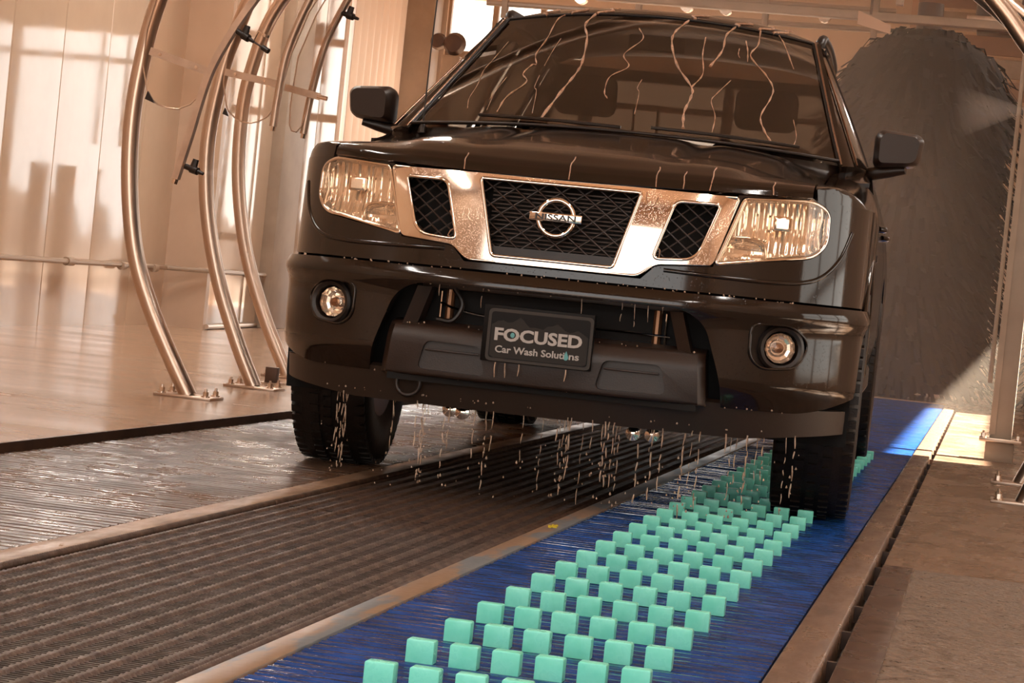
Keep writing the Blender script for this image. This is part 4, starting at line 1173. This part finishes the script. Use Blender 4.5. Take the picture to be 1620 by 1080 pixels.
V, Fc = prism(roundpoly([(-.70, 1.21), (.70, 1.21), (.57, 1.62), (-.57, 1.62)], .04), 3.485, 3.49); obj('rear_glass', V, Fc, 'side_glass', TRUCK)

# ---- cabin
MB().box(-.72, .72, 1.36, 1.72, .80, 1.165).build('dashboard', 'dash', TRUCK, bevel=.04, bseg=3)
MB().box(-.86, .86, 1.35, 3.5, .44, .50).build('cabin_floor', 'dash', TRUCK)
MB().box(-.70, .70, 1.08, 1.34, .55, 1.12).build('firewall', 'void', TRUCK)
for x in (-.38, .38):
    st = MB().box(x - .25, x + .25, 2.20, 2.70, .62, .82).build('front_seat', 'seat_cloth', TRUCK, bevel=.05, bseg=3)
    V = []
    for (z, y, w) in ((.78, 2.64, .25), (1.05, 2.72, .25), (1.34, 2.80, .21)): V += [(x - w, y, z), (x + w, y, z), (x + w, y + .13, z), (x - w, y + .13, z)]
    Fc = [(0, 1, 2, 3), (11, 10, 9, 8)] + [(4 * i + k, 4 * i + (k + 1) % 4, 4 * i + 4 + (k + 1) % 4, 4 * i + 4 + k) for i in range(2) for k in range(4)]
    bmb = MB(); bmb.add(V, Fc); bmb.build('seat_back', 'seat_cloth', st, bevel=.04, bseg=3)
    MB().box(x - .13, x + .13, 2.80, 2.91, 1.40, 1.57).build('headrest', 'seat_cloth', st, bevel=.04, bseg=3)
MB().box(-.70, .70, 3.15, 3.42, .60, 1.28).build('rear_seat', 'seat_cloth', TRUCK, bevel=.06, bseg=3)
sw = MB(); sw.lathe((.38, 1.86, 1.10), (0, -.85, .5), [(.18 + .014 * math.cos(a), .014 * math.sin(a)) for a in np.linspace(0, 2 * math.pi, 8, endpoint=False)], 32, True)
sw.tube([(.22, 1.88, 1.06), (.38, 1.82, 1.09), (.54, 1.88, 1.06)], .018, 8); sw.build('steering_wheel', 'dash', TRUCK, angle=60)
MB().box(-.11, .11, 2.00, 2.03, 1.60, 1.66).build('rear_view_mirror', 'trim_black', TRUCK, bevel=.01)
pa = MB().box(.36, .60, 1.40, 1.52, 1.168, 1.172).build('dash_paper', 'paper', TRUCK); 

# ---- licence plate
py = -.032
MB().box(-.178, .152, py, .0, .430, .596).build('plate_backing', 'plate_back', TRUCK, bevel=.002)
pc = (-.006, .5095); PW, PH = .157, .0775
def rr_(w, h, r): return roundpoly([(pc[0] - w, pc[1] - h), (pc[0] + w, pc[1] - h), (pc[0] + w, pc[1] + h), (pc[0] - w, pc[1] + h)], r, 6)
V, Fc = prism(rr_(PW, PH, .016), py - .004, py); lpz = obj('licence_plate', V, Fc, 'plate_rim', TRUCK)
V, Fc = prism(rr_(PW - .009, PH - .009, .011), py - .0050, py - .003); obj('plate_sky', V, Fc, 'plate_sky', lpz)
def PXZ(u, v): return (pc[0] + (u - .5) * 2 * (PW - .009), pc[1] + (v - .5) * 2 * (PH - .009))
mt = [PXZ(u, v) for (u, v) in ((.01, .06), (.05, .012), (.95, .012), (.99, .06), (.99, .62), (.93, .70), (.88, .76), (.84, .72), (.80, .69), (.75, .73), (.71, .80), (.67, .85), (.62, .80), (.57, .78), (.53, .70), (.48, .72), (.44, .73), (.39, .72), (.35, .80), (.32, .87), (.29, .91), (.26, .86), (.22, .80), (.17, .78), (.12, .82), (.07, .80), (.03, .74), (.01, .72))]
V, Fc = prism(mt, py - .0062, py - .004); obj('plate_mountains', V, Fc, 'plate_field', lpz)
text_obj('plate_letters', 'FOCUSED', .050, 'letter_grey', lpz, *(PXZ(.49, .52)[0], py - .0072, PXZ(.49, .52)[1]), .0017, .262)
c2 = PXZ(.485, .20); t2 = text_obj('plate_small_letters', 'Car Wash Soluti', .0285, 'letter_grey', lpz, c2[0] - .020, py - .0072, c2[1], .0006, .208)
text_obj('plate_small_letters', 'ns', .0285, 'letter_grey', lpz, c2[0] + .1125, py - .0072, c2[1] - .0035, .0006, .030)
dr = [(c2[0] + .0885 + .0075 * math.sin(a) * (1 if a < 3.14159 else 1), c2[1] - .005 - .0085 * math.cos(a)) for a in np.linspace(-2.2, 2.2, 14)] + [(c2[0] + .0885, c2[1] + .014)]
V, Fc = prism(dr, py - .0075, py - .005); obj('plate_drop', V, Fc, 'letter_teal', lpz)
oc = PXZ(.229, .52); V, Fc = prism([(oc[0] + .0065 * math.cos(a), oc[1] + .0075 * math.sin(a)) for a in np.linspace(0, 6.283, 18, endpoint=False)], py - .0075, py - .005); obj('plate_dot', V, Fc, 'letter_teal', lpz)

# ---- wheels
def tyre_part(parent, R, W):
    prof = [(.215, -W * .40), (.25, -W * .47), (.31, -W * .50), (.355, -W * .49), (R - .012, -W * .43), (R, -W * .36), (R, W * .36), (R - .012, W * .43), (.355, W * .49), (.31, W * .50), (.25, W * .47), (.215, W * .40)]
    ty = MB().lathe((0, 0, 0), (1, 0, 0), prof, 64).build('tyre', 'tyre', parent, angle=40)
    b = MB()
    for k in range(62):
        a = 2 * math.pi * k / 62
        for (x, da, w, l) in ((-W * .40, 0, .034, .026), (W * .40, .5, .034, .026), (-W * .17, .3, .030, .028), (W * .17, .8, .030, .028), (0, .6, .026, .030)):
            an = a + da * 2 * math.pi / 62; c, s_ = math.cos(an), math.sin(an); rr = R + (.000 if abs(x) < W * .3 else -.006)
            t = Vector((0, -s_, c)); n = Vector((0, c, s_)); p = Vector((x, 0, 0)) + n * rr; X = Vector((1, .0, 0)) * w / 2; T = t * l / 2
            b.add([p - X - T - n * .01, p + X - T - n * .01, p + X + T - n * .01, p - X + T - n * .01, p - X - T + n * .007, p + X - T + n * .007, p + X + T + n * .007, p - X + T + n * .007],
                  [(4, 5, 6, 7), (0, 1, 5, 4), (1, 2, 6, 5), (2, 3, 7, 6), (3, 0, 4, 7)])
    tr = b.build('tread_blocks', 'tyre', ty, angle=None); tr['kind'] = 'stuff'
    MB().lathe((0, 0, 0), (1, 0, 0), [(.220, -W * .42), (.205, -W * .30), (.20, W * .30), (.220, W * .42), (.212, W * .42), (.19, W * .2), (.06, W * .24), (.0, W * .26)], 40).build('rim', 'rim', ty, angle=40)
    return ty
for (x, y, st_) in ((-.792, .92, .03), (.792, .92, .03), (-.792, 4.12, 0), (.792, 4.12, 0)):
    wh = empty('wheel', (x, y, .390), st_); wh.parent = TRUCK
    if x < 0: wh.rotation_euler = (0, 0, math.pi + st_)
    tyre_part(wh, .384, .262)
    MB().cyl((-.05, 0, 0), (1, 0, 0), .15, .05, 24).build('brake_disc', 'machine_dark', wh)
# underbody
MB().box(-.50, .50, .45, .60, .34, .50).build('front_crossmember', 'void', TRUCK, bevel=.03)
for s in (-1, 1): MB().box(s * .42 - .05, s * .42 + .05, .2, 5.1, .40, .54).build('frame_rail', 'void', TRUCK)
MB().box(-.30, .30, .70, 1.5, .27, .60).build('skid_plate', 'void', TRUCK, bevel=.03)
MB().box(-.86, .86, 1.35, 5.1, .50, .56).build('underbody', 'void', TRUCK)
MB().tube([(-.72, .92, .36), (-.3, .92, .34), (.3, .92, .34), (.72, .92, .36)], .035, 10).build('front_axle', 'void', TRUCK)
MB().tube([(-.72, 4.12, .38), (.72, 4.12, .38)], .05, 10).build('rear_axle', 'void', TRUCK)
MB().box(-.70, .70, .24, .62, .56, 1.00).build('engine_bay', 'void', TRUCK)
# antenna
an = MB().tube([(-.712, 1.27, 1.17), (-.712, 1.28, 1.45), (-.705, 1.30, 1.98)], .0028, 6).build('antenna', 'trim_black', TRUCK)
MB().lathe((-.712, 1.27, 1.165), (0, 0, 1), [(.018, 0), (.014, .02), (.005, .035)], 12).build('antenna_base', 'trim_black', an)

# ================================================================== WATER AND MIST
RIV = [(0.01, [(-0.241, 1.727), (-0.266, 1.668), (-0.236, 1.606), (-0.214, 1.493), (-0.219, 1.44), (-0.243, 1.359), (-0.273, 1.242)]),
(0.006, [(-0.351, 1.72), (-0.385, 1.686), (-0.39, 1.597), (-0.404, 1.519), (-0.384, 1.474), (-0.399, 1.469), (-0.417, 1.427), (-0.389, 1.392), (-0.436, 1.325), (-0.445, 1.261)]),
(0.003, [(-0.541, 1.572), (-0.565, 1.489), (-0.581, 1.435), (-0.575, 1.369), (-0.58, 1.311), (-0.566, 1.269)]),
(0.003, [(-0.336, 1.596), (-0.345, 1.537), (-0.35, 1.468)]),
(0.005, [(-0.056, 1.667), (-0.027, 1.617), (-0.073, 1.541), (-0.039, 1.489), (-0.091, 1.438), (-0.088, 1.372), (-0.069, 1.346)]),
(0.01, [(0.116, 1.723), (0.082, 1.664), (0.084, 1.61), (0.132, 1.512), (0.206, 1.425), (0.215, 1.382), (0.209, 1.318), (0.223, 1.254)]),
(0.006, [(0.198, 1.651), (0.207, 1.573), (0.23, 1.486), (0.206, 1.425)]),
(0.009, [(0.293, 1.715), (0.269, 1.67), (0.272, 1.599), (0.247, 1.523)]),
(0.006, [(0.345, 1.655), (0.361, 1.613), (0.372, 1.562)]),
(0.007, [(0.386, 1.72), (0.392, 1.644), (0.377, 1.589), (0.447, 1.514), (0.484, 1.461), (0.484, 1.412), (0.467, 1.338), (0.488, 1.286), (0.523, 1.238)]),
(0.006, [(0.446, 1.716), (0.485, 1.66), (0.539, 1.555)]),
(0.004, [(0.333, 1.472), (0.299, 1.409), (0.288, 1.375), (0.316, 1.316), (0.322, 1.251)]),
(0.003, [(0.026, 1.437), (0.021, 1.4), (0.034, 1.377), (0.045, 1.291)]),
(0.004, [(0.33, 1.617), (0.332, 1.591), (0.341, 1.575)]),
(0.003, [(0.579, 1.339), (0.601, 1.273), (0.597, 1.227)]),
(0.003, [(-0.474, 1.41), (-0.49, 1.344), (-0.487, 1.266)]),
(0.003, [(-0.351, 1.424), (-0.349, 1.373), (-0.334, 1.353), (-0.312, 1.263)])]
TM = Matrix.Translation((-0.012, 0, 0)) @ Matrix.Rotation(0.035, 4, 'Z')
b = MB()
for (w, pts) in RIV:
    P = smoothpath([(x, 0, z) for (x, z) in pts], 7); n = len(P); Q = []; R = []
    for i, p in enumerate(P):
        Q.append(TM @ Vector((p.x, wsy(p.x, p.z) - .004, p.z))); R.append(w * .48 * (.75 + .35 * math.sin(i * 1.3)) * (1.15 if i > n * .8 else 1))
    b.tube(Q, R, 7)
o = b.build('water_rivulets', 'foam', None, angle=80)
tag(o, 'pale foamy rivulets running down the windshield', 'water', kind='stuff')
# rivulets that start on the roof lip and cross the hood nose
b = MB()
for (x, l) in ((-.33, .10), (-.22, .12), (.12, .10), (.30, .12), (.39, .10), (.45, .08), (-.45, .06)):
    Q = []
    for k in range(6):
        t = k / 5; xx = x + .02 * math.sin(k * 1.7 + x * 9) + .05 * t; d = t * .12
        y = wsy(xx, zt(xx)) + d - .004; Q.append(TM @ Vector((xx, y, zt(xx) + roof_z(xx, d) + .004)))
    b.tube(Q, [.006, .005, .004, .004, .003, .002], 6)
for (x, d0) in ((.02, .10), (.28, .08), (.36, .06), (.44, .12), (.62, .05), (-.30, .05)):
    yf = yplan(x) + tilt(.985) - .012; Q = []
    for k in range(7):
        d = d0 * (1 - k / 6); q = hood_pt(x + .002 * math.sin(k * 1.3 + x * 20), d, yf); Q.append(TM @ Vector((q[0], q[1] - .001, q[2] + .001)))
    b.tube(Q, .0018, 5)
for (x, za, zb2) in ((.27, .972, .77), (.30, .96, .76), (.285, .90, .74), (-.31, .89, .76), (-.29, .86, .75)):
    Q = [TM @ Vector((x + .016 * math.sin(k * 1.4 + za * 30), yfront(x, za) - .013, za + (zb2 - za) * k / 9)) for k in range(10)]
    b.tube(Q, .0022, 5)
tag(b.build('water_trickles', 'foam', None, angle=80), 'thin trickles over the roof lip, hood nose and chrome grille', 'water', kind='stuff')

# falling streams and drops under the bumper
rng = random.Random(11); b = MB(); f = MB()
def stream(x, y, z0, L, r, target):
    """a falling thread of water that breaks into dashes on its way down"""
    z = z0; ph = rng.random() * 6; first = True
    while z > z0 - L:
        l = rng.uniform(.012, .05) * (1.3 if first else 1.0); n = 5; Q = []; R = []
        for k in range(n + 1):
            t = k / n
            Q.append(TM @ Vector((x + .0016 * math.sin(z * 60 + t * 3 + ph), y + .0012 * math.cos(z * 50 + ph), z - l * t)))
            R.append(r * (.35 + .65 * math.sin(math.pi * min(1, .12 + .88 * t)) ** .7) * (1 if not first or k else 1.5))
        target.tube(Q, R, 5); z -= l + rng.uniform(.004, .022); first = False
def drop(x, y, z, r, target, st=1.6):
    target.lathe(TM @ Vector((x, y, z)), (0, 0, 1), [(0, -r), (r * .8, -r * .5), (r, 0), (r * .6, r * .8), (0, r * st * 1.3)], 6)
clusters = [-.66, -.60, -.47, -.36, -.34, -.30, -.22, -.15, -.04, .02, .06, .10, .15, .20, .24, .29, .33, .36, .44, .50, .56, .60, .66, .74]
for x in clusters:
    for q in range(rng.randint(1, 3)):
        xx = x + rng.uniform(-.02, .02); y = yplan(xx) + rng.uniform(.03, .10)
        stream(xx, y, .285 + .02 * max(0, (abs(xx) - .6) / .3), rng.uniform(.05, .24), rng.uniform(.0013, .0028), b)
        for d in range(rng.randint(1, 4)): drop(xx + rng.uniform(-.012, .012), y, rng.uniform(.03, .20), rng.uniform(.002, .004), b)
for k in range(60):
    xx = rng.uniform(-.75, .78); drop(xx, yplan(xx) + rng.uniform(-.02, .12), rng.uniform(.02, .27), rng.uniform(.0015, .003), b)
for (x, l) in ((-.10, .05), (-.06, .03), (.08, .03), (-.13, .02)): stream(x, -.034, .428, l, .0022, b)
for x in (-.30, -.20, .10, .22, .26, .30, -.33, .34): stream(x, .02, .655, rng.uniform(.03, .10), .0016, b)
tag(b.build('water_drips', 'drip', None, angle=80), 'water streams and drops falling from the front bumper', 'water', kind='stuff')
# small beads standing on bumper and dam edges
b = MB()
for k in range(170):
    x = rng.uniform(-.72, .72); z = rng.choice((.690, .690, .300, .366, .520, .640)) + rng.uniform(-.004, .004)
    if z > .51 and z < .66 and abs(x) > .45: continue
    y = yfront(x, z) - (.014 if z > .6 else .010)
    if z < .34: y += .015
    drop(x, y, z, rng.uniform(.0016, .0034), b, 1)
tag(b.build('water_beads', 'drip', None, angle=80), 'tiny water beads clinging to the bumper edges', 'water', kind='stuff')

# fine spray fan leaving the lower black nozzle, and mist behind the truck
def haze(name, V, Fc, dens, rgb, label, nscale=None, lo=.35, hi=.75, aniso=.2, fade=None):
    o = obj(name, V, Fc, None, None, None)
    m = bpy.data.materials.new(name); m.use_nodes = True; nt = m.node_tree; N = nt.nodes; Lk = nt.links
    N.remove(N['Principled BSDF']); v = N.new('ShaderNodeVolumeScatter'); v.inputs['Color'].default_value = rgb; v.inputs['Density'].default_value = dens; v.inputs['Anisotropy'].default_value = aniso
    Lk.new(v.outputs[0], N['Material Output'].inputs['Volume'])
    if nscale:
        tc = N.new('ShaderNodeTexCoord'); nz = N.new('ShaderNodeTexNoise'); nz.inputs['Scale'].default_value = nscale; nz.inputs['Detail'].default_value = 2
        mr = N.new('ShaderNodeMapRange'); mr.inputs['From Min'].default_value = lo; mr.inputs['From Max'].default_value = hi; mr.inputs['To Min'].default_value = dens * .35; mr.inputs['To Max'].default_value = dens * 1.7
        Lk.new(tc.outputs['Object'], nz.inputs['Vector']); Lk.new(nz.outputs['Fac'], mr.inputs['Value']); 
        mp = N.new('ShaderNodeMapping'); mp.inputs['Location'].default_value = (.15, -8.2, -1.2); mp.vector_type = 'POINT'
        sc = N.new('ShaderNodeVectorMath'); sc.operation = 'MULTIPLY'; sc.inputs[1].default_value = (1 / 2.1, 1 / 5.2, 1 / 2.9)
        gr_ = N.new('ShaderNodeTexGradient'); gr_.gradient_type = 'SPHERICAL'; mu = N.new('ShaderNodeMath'); mu.operation = 'MULTIPLY'
        Lk.new(tc.outputs['Object'], mp.inputs['Vector']); Lk.new(mp.outputs[0], sc.inputs[0]); Lk.new(sc.outputs[0], gr_.inputs['Vector'])
        Lk.new(gr_.outputs['Fac'], mu.inputs[0]); Lk.new(mr.outputs[0], mu.inputs[1]); Lk.new(mu.outputs[0], v.inputs['Density'])
    if fade:      # thins out with the distance from the nozzle
        tc = N.new('ShaderNodeTexCoord'); sb = N.new('ShaderNodeVectorMath'); sb.operation = 'SUBTRACT'; sb.inputs[1].default_value = fade[0]
        ln = N.new('ShaderNodeVectorMath'); ln.operation = 'LENGTH'; mr = N.new('ShaderNodeMapRange'); mr.interpolation_type = 'SMOOTHSTEP'
        mr.inputs['From Min'].default_value = 0; mr.inputs['From Max'].default_value = fade[1]; mr.inputs['To Min'].default_value = dens; mr.inputs['To Max'].default_value = 0
        Lk.new(tc.outputs['Object'], sb.inputs[0]); Lk.new(sb.outputs[0], ln.inputs[0]); Lk.new(ln.outputs['Value'], mr.inputs['Value']); Lk.new(mr.outputs[0], v.inputs['Density'])
    o.data.materials.append(m)
    return tag(o, label, 'mist', kind='stuff')
bx = MB().box(-2.0, 2.0, 3.2, 13.2, 0.02, 4.1)
haze('mist', bx.V, bx.F, 0.072, (.92, .76, .60, 1), 'fine tan mist hanging behind and beside the truck', 0.55)

def cone(tip, d, L, r0, r1):
    c = MB(); t = Vector(tip); d = Vector(d).normalized(); c.tube([t, t + d * L], [r0, r1], 14); return c
c = cone((-2.085, 2.678, 1.005), (.97, -.2, .06), .11, .004, .035)
haze('nozzle_spray', c.V, c.F, 7.0, (.98, .9, .82, 1), 'small pale spray fan leaving the lower black nozzle', fade=((-2.085, 2.678, 1.005), .12))
c = cone((1.33, 5.70, 1.85), (-1, -.15, -.12), .42, .01, .17)
haze('nozzle_spray', c.V, c.F, 3.0, (.98, .88, .78, 1), 'pale spray fan leaving the steel post towards the truck', fade=((1.33, 5.70, 1.85), .42))
